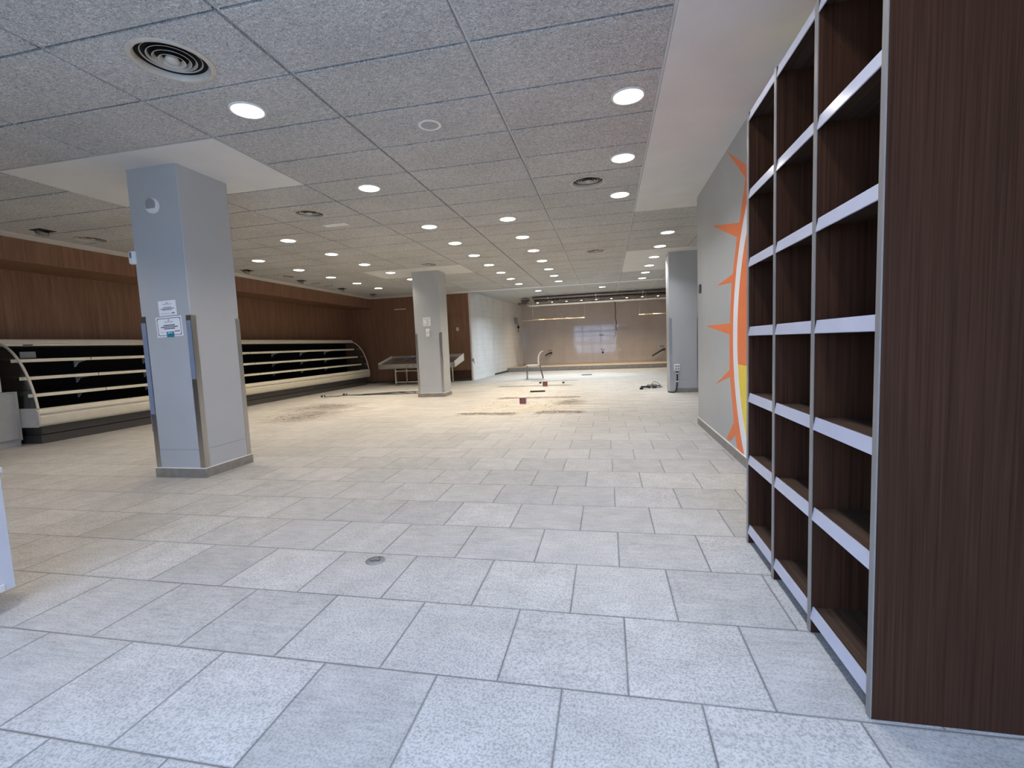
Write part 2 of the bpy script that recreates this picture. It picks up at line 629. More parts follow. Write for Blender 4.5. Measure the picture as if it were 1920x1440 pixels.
box(bp, .401 + .010, XR + .25, YC, yrow(7) - .006, H - .001, H + .03)       # plain strip by the right wall
box(bp, .401 + .010, XE, yrow(12) + .008, yrow(17) - .008, H, H + .03)
box(bp, RUN[0] - .004, -4.40, yb1 + .006, YB, H, H + .03)
obj('plain_plaster_panels', bp, M['plaster'], ceil)

bm = B()
box(bm, -4.45, XE, 14.45, 14.75, H - .012, H + .22)
struct('trim_1', bm, M['plaster'])
# ceiling of the rear bay
H2 = 2.965
bm = B()
box(bm, -4.7, XE + .2, 14.75, YF + .2, H2 + .14, H2 + .20)
ceil2 = struct('ceiling_rear', bm, M['plinth'])
bt = B()
bg_ = B()
for x in RUN[3:]:
    box(bg_, x - .014, x + .014, 14.75, YF, H2 + .012, H2 + .05)
for k in range(7):
    box(bg_, -4.6, XE, 14.75 + 1.17 * k - .014, 14.75 + 1.17 * k + .014, H2 + .0135, H2 + .045)
obj('grid_bars', bg_, M['tbar'], ceil2)
for i in range(3, len(RUN)):
    x0 = max(RUN[i], -4.45); x1 = RUN[i + 1] if i + 1 < len(RUN) else XE
    yy = 14.75
    while yy < YF - .15:
        tile(bt, x0, x1, yy, min(yy + 1.17, YF), H2)
        yy += 1.17
obj('acoustic_tiles', bt, paint('smooth_grey_ceiling_board', (.40, .40, .39), .8), ceil2)

# left wall with soffit
bm = B(); box(bm, XL - .2, XL, YC, YB + .2, 0, H + .20)
struct('wall_left', bm, M['woodwall'])
bm = B(); box(bm, XL, XS, YC, YB, 2.60, H + .01)
struct('trim_2', bm, M['woodwall'])
# brown back wall
bm = B(); box(bm, XL, -4.47, YB, YB + .2, 0, H + .20)
wb = struct('wall_back', bm, M['woodwall'])
bm = B(); box(bm, XL, -4.47, YB - .012, YB, 0, .07)
struct('baseboard_back', bm, M['plinth'])
bm = B(); box(bm, -4.50, -4.45, YB - .02, YB + .2, 0, H)
struct('trim_3', bm, paint('white_wall_corner_edge', (.62, .58, .54), .5))
# white panelled side wall of the rear bay (slightly splayed)
bm = B()
prism(bm, [(-4.46, YB), (-3.98, YF + .1), (-4.25, YF + .1), (-4.7, YB + .2)], 'z', 0, H2 + .20)
struct('wall_side', bm, M['whitetile'])
bm = B()
prism(bm, [(-4.36, 16.6), (-4.15, 19.2), (-4.17, 19.2), (-4.38, 16.6)], 'z', 0, .07)
struct('baseboard_side', bm, M['plinth'])
# far wall
bm = B(); box(bm, -4.4, XE + .2, YF, YF + .2, 0, H2 + .20)
struct('wall_far', bm, M['backtile'])
# raised platform
bm = B()
prism(bm, [(-4.16, 19.2), (XE, 19.2), (XE, YF), (-3.98, YF)], 'z', 0, .165)
struct('platform', bm, M['platform'])
bm = B(); box(bm, -4.14, XE, 19.17, 19.2, .02, .165)
struct('trim_4', bm, M['skirt'])

# right wall with mural
bm = B()
box(bm, XR, XR + .24, YC, 6.45, 0, H + .20)
wr = struct('wall_right', bm, M['greywall'])
bm = B(); box(bm, XR - .012, XR, 2.72, 6.45, 0, .088)
struct('baseboard_right', bm, M['skirt'])
bm = B(); box(bm, XR - .012, XR - .001, 2.72, 6.45, .088, .094)
struct('trim_5', bm, M['grout'])
bm = B(); box(bm, XR + .24, XE + .2, 6.25, 6.45, 0, H + .20)
struct('wall_return', bm, M['greywall'])
bm = B(); box(bm, XE, XE + .2, 6.45, YF, 0, H2 + .20)
struct('wall_right_rear', bm, M['greywall'])

# storefront wall behind the camera (lintel and piers around the open glass front)
bm = B()
box(bm, XL - .2, XR + .24, YC - .2, YC, 2.72, H + .2)
box(bm, XL - .2, -3.2, YC - .2, YC, 0, 2.72)
struct('wall_front', bm, M['plaster'])
bm = B()
for x in (-3.16, -2.3, -1.45, -.6, .25, 1.10):
    box(bm, x - .05, x + .05, YC - .14, YC - .06, 0, 2.72)
for z in (.02, 1.0, 2.1, 2.68):
    box(bm, -3.2, XR, YC - .13, YC - .07, z - .05, z + .05)
struct('window_1', bm, M['darkgrey'])

# ------------------------------------------------------------------ mural (flat paint on the right wall)
def flat(name, polys, m, off, parent=wr):
    bm = B()
    for pl in polys:
        prism(bm, [(q[0], q[1]) for q in pl], 'x', XR - off, XR + .002)
    return obj(name, bm, m, parent)


CYm, CZm, RO, RI = 3.09, 1.13, 1.62, 1.475


def arc(r, a0, a1, n=30):
    return [(CYm + r * math.cos(a0 + (a1 - a0) * i / n), CZm + r * math.sin(a0 + (a1 - a0) * i / n)) for i in range(n + 1)]


zb = .095
aw0 = -math.asin((CZm - zb) / RO); awi = -math.asin((CZm - zb) / RI)
top = math.radians(72)
flat('mural_white_ring', [arc(RO, aw0, top) + list(reversed(arc(RI, awi, top)))], M['white'], .0024)
# orange body and rays outside the ring
outer = [(4.40, 2.28), (4.317, 2.455), (4.912, 2.889), (4.242, 2.52), (3.95, 2.66), (3.70, 2.90), (3.60, 2.60)]
outer = [(4.389, zb), (4.563, zb), (4.655, .214), (4.852, .110), (4.978, zb + .01), (4.692, .325), (4.827, .753), (5.444, .623),
         (4.847, .814), (4.845, 1.161), (5.935, 1.275), (4.824, 1.268), (4.763, 1.650), (5.374, 1.685), (4.725, 1.719), (4.578, 2.024),
         (5.539, 2.348), (4.493, 2.134), (4.317, 2.451), (4.912, 2.889), (4.242, 2.52), (3.95, 2.66), (3.86, 2.60)]
inner = list(reversed(arc(RO - .02, aw0, math.radians(65), 24)))
flat('mural_orange_rays', [outer + inner], M['orange'], .0016)
aS = math.asin((.885 - CZm) / RI)
flat('mural_orange_disc', [arc(RI, aS, math.radians(80), 24) + [(2.8, 2.3), (2.8, .885)]], M['orange'], .0016)
flat('mural_yellow_disc', [arc(RI, awi, aS, 16) + [(2.8, .885), (2.8, zb)]], M['yellow'], .0016)
flat('mural_red_rays', [[(3.62, 2.74), (3.66, 2.91), (3.80, 2.91), (3.76, 2.70)], [(3.86, 2.66), (3.90, 2.86), (3.98, 2.91), (4.09, 2.80), (4.05, 2.62)],
                        [(2.45, 2.60), (2.45, 2.915), (2.985, 2.915), (2.985, 2.60)]], M['red'], .0022)
flat('mural_yellow_ray', [[(3.0, 2.60), (3.0, 2.91), (3.22, 2.905), (3.36, 2.86), (3.42, 2.74), (3.40, 2.60)]], M['yellow'], .002)

# ------------------------------------------------------------------ pillars
def pillar(label, x0, x1, y0, y1, guards, bb=True, gl=None):
    cx, cy = (x0 + x1) / 2, (y0 + y1) / 2
    t = thing('pillar', label, 'pillar', (cx, cy, 0))
    bm = B(); box(bm, x0, x1, y0, y1, 0, H + .005, .004, seg=1)
    sh = obj('shaft', bm, M['pillar'], t)
    bm = B()
    for (a, b, c, d) in ((x0 - .0015, x1 + .0015, y0 - .0015, y1 + .0015),):
        box(bm, a, b, c, d, .272, .2755)
    obj('panel_joint', bm, M['greyplastic'], sh)
    if bb:
        bm = B(); box(bm, x0 - .013, x1 + .013, y0 - .013, y1 + .013, 0, .088, .002, seg=1)
        sk = obj('skirting', bm, M['skirt'], t)
        bm = B(); box(bm, x0 - .012, x1 + .012, y0 - .012, y1 + .012, .088, .094)
        obj('sealant_line', bm, M['grout'], sk)
    for (gx, gy, sx, sy, z0, z1) in guards:
        bm = B()
        w, tk = .052, .003
        # L profile hugging the corner
        prof = [(gx - sx * w, gy), (gx - sx * w, gy + sy * tk), (gx + sx * tk, gy + sy * tk), (gx + sx * tk, gy - sy * w), (gx, gy - sy * w), (gx, gy)]
        prism(bm, prof, 'z', z0, z1)
        obj('corner_guard', bm, M['steel'], t)
    return t


P1 = pillar('large bluish grey square pillar nearest the viewer, with two notices stuck on it', -4.36, -3.80, 3.67, 4.25,
            [(-3.80, 3.67, 1, -1, .094, 1.55), (-4.36, 3.67, -1, -1, .094, 1.56), (-3.80, 4.25, 1, 1, .094, 1.54)])
P2 = pillar('slim grey square pillar standing in front of the steel display counter', -4.41, -3.77, 10.25, 10.75,
            [(-3.77, 10.25, 1, -1, .094, 1.50), (-4.41, 10.25, -1, -1, .094, 1.50)])
P3 = pillar('bluish grey pillar beyond the end of the mural wall, with a black conduit', 1.275, 1.87, 10.23, 10.72,
            [(1.275, 10.23, -1, -1, .02, 1.56), (1.87, 10.23, 1, -1, .094, 1.56)], bb=False)
bm = B(); box(bm, 1.40, 1.883, 10.217, 10.23, 0, .088)
obj('skirting', bm, M['skirt'], P3)
# strips of blue film left on the front pillar guards
bm = B(); box(bm, -4.3660, -4.3640, 3.664, 3.72, .45, 1.5); box(bm, -4.364, -4.318, 3.664, 3.6665, .62, 1.50)
box(bm, -3.85, -3.805, 3.6635, 3.6663, .95, 1.50)
obj('protective_film', bm, M['bluefilm'], P1)

# things on the front pillar
YP = 3.67


def bars(bm, x0, z0, w, rows, hgt, y0, rot=0.0):
    pass


def rotbox(bm, cx, cz, w, hh, y0, y1, tilt=0.0, org=None, mi=0):
    c, s = math.cos(tilt), math.sin(tilt)
    ox, oz = org if org else (0, 0)
    pr = []
    for dx, dz in ((-w / 2, -hh / 2), (w / 2, -hh / 2), (w / 2, hh / 2), (-w / 2, hh / 2)):
        X, Z = cx + dx, cz + dz
        pr.append((ox + X * c - Z * s, oz + X * s + Z * c))
    v0 = [bm.verts.new((a, y0, b)) for a, b in pr]; v1 = [bm.verts.new((a, y1, b)) for a, b in pr]
    fs = [bm.faces.new(v0), bm.faces.new(list(reversed(v1)))]
    for i in range(4):
        fs.append(bm.faces.new([v0[i], v0[(i + 1) % 4], v1[(i + 1) % 4], v1[i]]))
    for f in fs:
        f.material_index = mi


def notice(name, label, cx, cz, w, hh, tilt, y, lines, border=None, extra=None):
    t = thing(name, label, 'notice', (cx, y, cz - hh / 2))
    bm = B(); rotbox(bm, 0, 0, w, hh, y - .0016, y, tilt, (cx, cz))
    obj('sheet', bm, M['paper'], t)
    for (lx, lz, lw, lh, mi) in lines:
        bm = B()
        n = max(1, int(lw / .013))
        # a row of short strokes: the print is too small to read
        rs = random.Random(int((lx + lz) * 1e5))
        x = lx - lw / 2
        while x < lx + lw / 2 - .002:
            ww = min(rs.uniform(.006, .02), lx + lw / 2 - x)
            rotbox(bm, x + ww / 2, lz, ww, lh, y - .0022, y - .0014, tilt, (cx, cz), mi)
            x += ww + .0022
        obj('printed_line', bm, [M['ink'], M['paleink'], M['redink']], t)
    if border:
        bm = B()
        bw, bh, th = border
        for (a, b, c, d) in ((0, bh / 2, bw - .03, th), (0, -bh / 2, bw - .03, th), (-bw / 2, 0, th, bh - .03), (bw / 2, 0, th, bh - .03)):
            rotbox(bm, a, b, c, d, y - .0022, y - .0014, tilt, (cx, cz))
        for sx in (-1, 1):
            for sz in (-1, 1):
                rr = .015
                for q in range(4):
                    a0 = q * PI / 8; a1 = (q + 1) * PI / 8
                    am = (a0 + a1) / 2
                    px = sx * (bw / 2 - rr + rr * math.cos(am)); pz = sz * (bh / 2 - rr + rr * math.sin(am))
                    rotbox(bm, px, pz, th * 1.5, th * 1.5, y - .0022, y - .0014, tilt, (cx, cz))
        obj('border', bm, M['ink'], t)
    return t


notice('paper_notice', 'small white paper notice taped above the framed notice on the nearest pillar', -4.049, 1.628, .198, .138, .03, YP,
       [(0, .048, .02, .010, 1), (0, .036, .10, .006, 1), (0, .006, .09, .006, 0), (0, -.006, .155, .006, 0), (-.005, -.017, .11, .006, 0), (-.03, -.05, .10, .004, 1), (.06, -.049, .036, .009, 0)])
n2 = notice('framed_notice', 'white notice with black rounded border and teal sticker on the nearest pillar', -4.048, 1.453, .292, .188, .03, YP,
            [(0, .062, .016, .014, 1), (0, .044, .10, .007, 1), (0, .014, .13, .010, 0), (0, -.002, .19, .010, 0), (0, -.018, .125, .010, 0),
             (-.03, -.047, .15, .003, 1), (.085, -.046, .06, .010, 2)], border=(.262, .158, .005))
bm = B(); rotbox(bm, .004, -.072, .082, .050, YP - .004, YP - .0024, .03, (-4.048, 1.453)); obj('teal_sticker', bm, M['teal'], n2)
bm = B(); rotbox(bm, -.014, -.058, .014, .010, YP - .0048, YP - .0042, .03, (-4.048, 1.453)); rotbox(bm, .014, -.058, .034, .006, YP - .0048, YP - .0042, .03, (-4.048, 1.453))
obj('sticker_print', bm, M['paper'], n2)

t = thing('alarm_siren', 'small round grey and white siren high on the nearest pillar', 'alarm', (-4.092, YP, 2.53))
bm = B(); lathe(bm, [(.072, 0), (.072, -.014), (.064, -.026), (.0, -.028)], (-4.092, YP, 2.568), 32, 'y'); obj('housing', bm, M['whiteplastic'], t, True)
bm = B()
pr = [(-4.092 + .055 * math.cos(a), 2.572 + .058 * math.sin(a)) for a in [PI * (-.2 + 1.4 * i / 24) for i in range(25)]]
v = [bm.verts.new((a, YP - .031, b)) for a, b in pr]; v2 = [bm.verts.new((a, YP - .024, b)) for a, b in pr]
bm.faces.new(v); bm.faces.new(list(reversed(v2)))
for i in range(len(v)):
    bm.faces.new([v[i], v2[i], v2[(i + 1) % len(v)], v[(i + 1) % len(v)]])
obj('grille', bm, M['greyplastic'], t)

t = thing('motion_sensor', 'white motion sensor on the left edge of the nearest pillar', 'sensor', (-4.375, 3.69, 2.07))
bm = B()
prism(bm, [(2.062, 3.70), (2.04, 3.68), (2.05, 3.655), (2.09, 3.645), (2.17, 3.645), (2.175, 3.70)], 'x', -4.40, -4.345) if False else None
box(bm, -4.412, -4.342, 3.645, 3.69, 2.055, 2.178, .016, seg=3)
obj('housing', bm, M['whiteplastic'], t, True, )
bm = B(); box(bm, -4.392, -4.368, 3.6435, 3.65, 2.11, 2.165, .001, seg=1); obj('lens', bm, M['bluefilm'], t)
bm = B(); box(bm, -4.387, -4.376, 3.6425, 3.65, 2.135, 2.150, .001, seg=1); obj('sensor_eye', bm, M['darkgrey'], t)

# things on the middle pillar
Y2 = 10.25
t = thing('direction_sign', 'white sign with a grey chevron arrow on the slim middle pillar', 'sign', (-4.10, Y2, 1.66))
bm = B(); rotbox(bm, 0, 0, .185, .20, Y2 - .004, Y2, .02, (-4.105, 1.76)); obj('panel', bm, M['paper'], t)
bm = B()
rotbox(bm, .012, .022, .062, .014, Y2 - .0055, Y2 - .0035, -.78 + .0, (-4.09, 1.775)) if False else None
for sgn in (1, -1):
    c, s = math.cos(-sgn * .85), math.sin(-sgn * .85)
    cx, cz = -4.085, 1.755 + sgn * .024
    pr = [(cx + a * c - b * s, cz + a * s + b * c) for a, b in ((-.036, -.007), (.036, -.007), (.036, .007), (-.036, .007))]
    prism(bm, pr, 'y', Y2 - .0055, Y2 - .0035)
obj('chevron', bm, M['greyplastic'], t)
bm = B()
for zz, ws in ((1.822, ((-4.165, .03), (-4.125, .03), (-4.06, .06))), (1.69, ((-4.16, .02), (-4.10, .05), (-4.04, .02)))):
    bm = B()
    for cx, w in ws:
        rotbox(bm, cx, zz, w, .010, Y2 - .0055, Y2 - .0035)
    obj('printed_line', bm, M['paleink'], t)
t = thing('alarm_button_box', 'white vertical call button box under the arrow sign on the middle pillar', 'button', (-4.085, Y2, 1.42))
bm = B(); box(bm, -4.13, -4.04, Y2 - .035, Y2, 1.415, 1.595, .01); obj('housing', bm, M['whiteplastic'], t, True)
bm = B(); lathe(bm, [(.013, -.034), (.013, -.040), (0, -.041)], (-4.085, Y2, 1.505), 16, 'y'); obj('button', bm, M['greyplastic'], t, True)

# things on the right-hand pillar
Y3 = 10.23
t = thing('socket_box', 'white four-way socket box low on the pillar beyond the mural wall', 'socket', (1.415, Y3, .46))
bm = B(); box(bm, 1.358, 1.475, Y3 - .05, Y3, .455, .60, .008); obj('housing', bm, M['whiteplastic'], t, True)
for ix in (0, 1):
    for iz in (0, 1):
        bm = B(); lathe(bm, [(.018, -.049), (.018, -.053), (.014, -.053), (.012, -.050), (0, -.050)], (1.391 + ix * .05, Y3, .50 + iz * .058), 16, 'y')
        obj('socket', bm, M['greyplastic'], t, True)
t = thing('black_conduit', 'black cable conduit running down the pillar from the socket box', 'conduit', (1.41, Y3, 0))
bm = B(); tube(bm, [(1.415, Y3 - .022, .455), (1.418, Y3 - .022, .35), (1.412, Y3 - .024, .2), (1.40, Y3 - .03, .08), (1.36, Y3 - .05, .018), (1.30, Y3 - .055, .014), (1.255, Y3 - .03, .016), (1.24, Y3 + .03, .02)], .014, 8)
obj('cable', bm, M['dark'], t, True)
for zz in (.405, .235):
    bm = B(); box(bm, 1.392, 1.442, Y3 - .04, Y3, zz - .010, zz + .010, .003, seg=1); obj('clip', bm, M['bracket'], t)

# light switch on end of right wall
bm = B(); box(bm, XR - .02, XR, 6.20, 6.28, 1.69, 1.80, .006)
tag(single('thermostat', bm, M['darkgrey']), 'small dark grey thermostat near the end of the grey mural wall', 'thermostat')
# switch on brown back wall
t = thing('wall_switch', 'small white switch plate on the brown back wall right of the pillar', 'switch', (-4.923, YB, 1.69))
bm = B(); box(bm, -4.968, -4.878, YB - .012, YB, 1.69, 1.80, .004); obj('plate', bm, M['whiteplastic'], t)
bm = B(); box(bm, -4.935, -4.911, YB - .018, YB - .010, 1.715, 1.775, .003, seg=1); obj('rocker', bm, M['greyplastic'], t)
bm = B(); box(bm, -7.16, -6.74, YB - .02, YB, 2.505, 2.535, .003, seg=1)
tag(single('wall_rail', bm, M['cream']), 'thin pale rail strip fixed high on the brown back wall', 'rail')
bm = B(); box(bm, -5.95, -4.47, YB - .01, YB, .07, .36, .002, seg=1)
struct('trim_6', bm, wood('darker_brown_kick_panel', (.045, .024, .016), (.09, .047, .03), 0, .5, 45))

# ------------------------------------------------------------------ dark shelf unit by the right wall
XF = .735; XBK = 1.125; ZT = 2.29
t = thing('shelf_unit', 'tall empty dark brown shelf unit with three bays against the mural wall', 'shelving', (.93, 2.07, 0))
YS = [1.462, 1.882, 2.287, 2.690]
TH = .024
for i, yy in enumerate(YS):
    bm = B(); box(bm, XF + .004, XBK, yy, yy + TH, .0, ZT, .0015, seg=1)
    pn = obj('side_panel', bm, M['wenge'], t)
    bm = B(); box(bm, XF, XF + .0045, yy - .0005, yy + TH + .0005, .0, ZT + .001, .001, seg=1)
    obj('edge_band', bm, M['band'], pn)
bm = B(); box(bm, XBK - .012, XBK, YS[0] + TH, YS[-1], .02, ZT - .002)
obj('back_panel', bm, M['wengeback'], t)
bm = B(); box(bm, XF + .05, XF + .066, YS[0] + TH, YS[-1], 0, .06)
obj('toe_board', bm, M['wengeback'], t)
ZSH = [.082, .472, .815, 1.170, 1.530, 1.880, 2.268]
for bay in range(3):
    y0 = YS[bay] + TH; y1 = YS[bay + 1]
    for j, zz in enumerate(ZSH):
        bm = B(); box(bm, XF + .014, XBK - .012, y0, y1, zz - .002, zz + .018)
        sh = obj('shelf', bm, M['wengex'], t)
        bm = B()
        prism(bm, [(XF + .014, zz + .022), (XF + .009, zz + .022), (XF + .001, zz - .024), (XF + .004, zz - .026), (XF + .014, zz - .004)], 'y', y0 + .001, y1 - .001)
        obj('price_strip', bm, M['lip'], sh)
# shelf pin holes
bm = B()
for i in (1, 2, 3):
    for xx in (XF + .07, XBK - .07):
        z = .2
        while z < 2.2:
            lathe(bm, [(.0025, 0), (.0025, -.0008)], (xx, YS[i], z), 6, 'y')
            z += .064
obj('pin_holes', bm, M['wengeback'], t)['kind'] = 'stuff'

# ------------------------------------------------------------------ refrigerated multideck cabinet along the left wall
FA, FB = 5.05, 14.45
t = thing('refrigerated_display', 'long empty open refrigerated display with cream bumper along the brown left wall', 'fridge', (-8.4, 9.75, 0))
bm = B()
box(bm, -8.86, -8.78, FA, FB, .10, 1.50)                     # back
box(bm, -8.80, -8.02, FA + .04, FB - .04, .26, .44)          # deck tub
box(bm, -8.80, -8.55, FA + .02, FB - .02, 1.40, 1.47)        # roof underside
obj('black_interior', bm, M['black'], t)
bm = B()
box(bm, -8.82, -8.06, FA + .06, FB - .03, .0, .125)
box(bm, -8.82, -8.04, FA + .06, FB - .03, .137, .262)
obj('plinth', bm, M['plinth'], t)
bm = B()
prof = [(-8.05, .25), (-7.975, .262), (-7.952, .30), (-7.948, .40), (-7.965, .415), (-7.965, .43), (-7.940, .445), (-7.938, .475), (-7.955, .505), (-7.99, .518), (-8.04, .515), (-8.06, .44)]
prism(bm, prof, 'y', FA, FB)
obj('bumper', bm, M['cream'], t, True, 50)
for yy in (FA - .02, FB):
    bm = B()
    prism(bm, [(-8.3, .25), (-7.99, .25), (-7.945, .30), (-7.938, .47), (-7.99, .522), (-8.3, .522)], 'y', yy, yy + .02)
    obj('bumper_end_cap', bm, M['galv'], t, True, 40)
bm = B()
prism(bm, [(-8.87, 1.44), (-8.52, 1.425), (-8.495, 1.432), (-8.492, 1.465), (-8.505, 1.475), (-8.505, 1.50), (-8.53, 1.53), (-8.87, 1.535)], 'y', FA + .0, FB - .0)
cn = obj('canopy', bm, M['cream'], t, True, 40)
bm = B(); box(bm, -8.494, -8.488, 5.30, 5.42, 1.435, 1.452); obj('display_window', bm, M['dark'], cn)
bm = B(); box(bm, -8.775, -8.765, 5.42, 5.62, 1.25, 1.35); obj('rating_plate', bm, M['galv'], t)
YBR = [FA + .03] + [6.15 + 1.171 * k for k in range(8)]
YBR[-1] = 14.36
for j, (zz, xf) in enumerate(((1.21, -8.42), (.95, -8.30), (.70, -8.18))):
    for b in range(len(YBR) - 1):
        y0, y1 = YBR[b] + .006, YBR[b + 1] - .006
        bm = B(); prism(bm, [(xf, zz), (-8.775, zz + .03), (-8.775, zz + .045), (xf, zz + .02)], 'y', y0, y1)
        sh = obj('shelf', bm, M['darkshelf'], t)
        bm = B(); prism(bm, [(xf, zz - .024), (xf + .010, zz - .022), (xf + .004, zz + .024), (xf - .004, zz + .024)], 'y', y0, y1)
        obj('price_rail', bm, M['creamrail'], sh)
        bm = B()
        yy = y1 + .006
        if b < len(YBR) - 2:
            prism(bm, [(-8.775, zz + .02), (-8.775, zz - .13), (-8.70, zz - .06), (xf - .06, zz - .012), (xf - .06, zz)], 'y', yy - .012, yy + .012)
            obj('shelf_bracket', bm, M['bracket'], sh)
# curved glazed ends
def endcurve(n=14):
    out = []
    for i in range(n + 1):
        u = i / n
        a = u * PI / 2
        ex = (-8.50 + .53 * math.sin(a)); ez = .52 + .93 * math.cos(a)
        lx = -8.50 + .53 * u; lz = 1.45 - .93 * u
        out.append((.72 * ex + .28 * lx, .72 * ez + .28 * lz))
    return out


for nm, yy in (('left', FA + .005), ('right', FB - .005)):
    bm = B()
    tube(bm, [(x, yy, z) for x, z in endcurve()], .017, 8, False)
    fr = obj('end_frame', bm, M['cream'], t, True, 60)
    bm = B()
    prism(bm, [(x, z) for x, z in endcurve()] + [(-8.78, .5), (-8.78, 1.45)], 'y', yy - .004, yy + .004)
    obj('end_glass', bm, M['glass'], fr)

# ------------------------------------------------------------------ grey cabinet and rolls at far left
t = thing('metal_cabinet', 'low grey metal cabinet standing at the near end of the long fridge', 'cabinet', (-8.5, 4.3, 0))
bm = B(); box(bm, -8.84, -8.265, 3.75, 5.02, .075, .775, .004); obj('carcass', bm, M['cab'], t)
bm = B(); box(bm, -8.82, -8.275, 3.77, 5.0, 0, .075); obj('base', bm, M['cab'], t)
for y0, y1 in ((3.80, 4.375), (4.385, 4.97)):
    bm = B(); box(bm, -8.266, -8.248, y0, y1, .10, .75, .003); d = obj('door', bm, M['cab'], t)
    bm = B(); box(bm, -8.249, -8.225, (y0 + .02 if y0 > 4.3 else y1 - .05), (y0 + .05 if y0 > 4.3 else y1 - .02), .36, .46, .004); obj('handle', bm, M['darkgrey'], d)
    bm = B(); lathe(bm, [(.01, 0), (.01, .006), (0, .007)], (-8.249, 4.88 if y0 > 4.3 else 4.27, .68), 12, 'x'); obj('lock', bm, M['chrome'], d)
bm = B()
tube(bm, [(-8.40, 4.87, .777), (-8.40, 4.87, 1.29)], .055, 18, False)
tag(single('plastic_sheet_roll', bm, M['film'], True), 'upright white roll standing on the low grey metal cabinet', 'roll')
bm = B()
box(bm, -8.55, -8.36, 4.52, 4.78, .776, 1.27, .012)
tag(single('folded_plastic_sheet', bm, M['film'], True), 'pale folded sheet bundle beside the white roll on the metal cabinet', 'sheet')

# counter end at left edge of the frame
t = thing('counter', 'pale grey counter end cut off by the left edge near the viewer', 'counter', (-3.1, 1.0, 0))
bm = B(); box(bm, -3.40, -2.785, .55, 1.590, .10, .655, .003); obj('carcass', bm, M['counter'], t)
bm = B(); box(bm, -3.42, -2.778, .53, 1.596, .655, .68, .003); obj('top', bm, M['counter'], t)
bm = B(); box(bm, -3.39, -2.782, .56, 1.55, .10, .135, .002); obj('base_rail', bm, M['galv'], t)
for xx in (-3.33, -2.83):
    for yy in (.62, 1.475):
        bm = B(); lathe(bm, [(.022, 0), (.022, .012), (.018, .02), (.018, .10)], (xx, yy, 0), 16); obj('foot', bm, M['darkgrey'], t, True)

# ------------------------------------------------------------------ steel fish counter near the back wall
TY = 13.62
t = thing('display_counter', 'stainless steel sloping display counter on legs behind the middle pillar', 'counter', (-5.8, 14.1, 0))
X0, X1 = -7.18, -4.62
bm = B()
prism(bm, [(TY, .55), (TY, .685), (TY + .02, .685), (TY + .95, .86), (TY + .95, .92), (TY + .97, .92), (TY + .97, .70), (TY + .03, .53)], 'x', X0, X1)
tr = obj('tray', bm, M['steel'], t)
for xx in (X0, X1 - .02):
    bm = B(); prism(bm, [(TY, .55), (TY, .72), (TY + .97, .935), (TY + .97, .70)], 'x', xx - .002, xx + .022); obj('side_lip', bm, M['galv'], tr)
bm = B(); prism(bm, [(TY + .1, .735), (TY + .12, .735), (TY + .9, .885), (TY + .9, .87), (TY + .1, .715)], 'x', -6.52, -6.48); obj('divider', bm, M['steel'], tr)
for xx in (-6.62, -5.0):
    for yy in (TY + .05, TY + .88):
        bm = B(); box(bm, xx - .022, xx + .022, yy - .022, yy + .022, 0, .56 if yy < TY + .3 else .72, .003, seg=1); lg = obj('leg', bm, M['pipe'], t)
        bm = B(); lathe(bm, [(.028, 0), (.028, .015), (.02, .03)], (xx, yy, 0), 12); obj('foot', bm, M['darkgrey'], lg, True)
for zz in (.11, .46):
    bm = B(); box(bm, -6.62, -5.0, TY + .035, TY + .065, zz - .016, zz + .016); obj('stretcher', bm, M['pipe'], t)
bm = B(); lathe(bm, [(.022, 0), (.022, -.006), (.012, -.008), (0, -.008)], (-6.08, TY, .62), 16, 'y'); obj('tap_knob', bm, M['chrome'], t, True)
bm = B()
bmesh.ops.create_icosphere(bm, subdivisions=3, radius=1)
rs = random.Random(3)
for v in bm.verts:
    k = 1 + .35 * math.sin(5 * v.co.x + 2 * v.co.z) * math.cos(4 * v.co.y + 1)
    v.co = Vector((-6.0 + v.co.x * .10 * k, TY + .38 + v.co.y * .12 * k, .845 + max(-.045, v.co.z * .055 * k)))
tag(single('crumpled_bag', bm, M['blue'], True), 'crumpled dark blue plastic bag lying on the steel display counter', 'bag')

# ------------------------------------------------------------------ chair
cx, cy = -2.37, 14.98
t = thing('chair', 'lone white plastic chair with grey tube legs near the far wall', 'chair', (cx, cy, 0))
hw = .20
def cpt(a, b, z):       # a: towards the back of the chair (+x), b: sideways
    c, s = math.cos(.10), math.sin(.10)
    return (cx + a * c - b * s, cy + a * s + b * c, z)
for b in (-hw, hw):
    bm = B(); tube(bm, [cpt(-.235, b, 0), cpt(-.225, b, .44)], .012, 8, False); obj('leg', bm, M['chairleg'], t, True)
    bm = B(); tube(bm, [cpt(.29, b, 0), cpt(.20, b, .40), cpt(.155, b, .47)], .012, 8); obj('leg', bm, M['chairleg'], t, True)
    bm = B(); tube(bm, [cpt(.16, b, .45), cpt(.145, b, .60), cpt(.165, b, .76), cpt(.235, b * .98, .87), cpt(.30, b * .9, .895)], .011, 8); obj('back_post', bm, M['chairshell'], t, True)
bm = B()
tube(bm, [cpt(-.225, -hw, .435), cpt(-.225, hw, .435)], .011, 8, False); tube(bm, [cpt(.18, -hw, .435), cpt(.18, hw, .435)], .011, 8, False)
for b in (-hw, hw):
    tube(bm, [cpt(-.225, b, .435), cpt(.18, b, .435)], .011, 8, False)
obj('seat_frame', bm, M['chairleg'], t, True)
bm = B()
nx, ny = 8, 8
rows = []
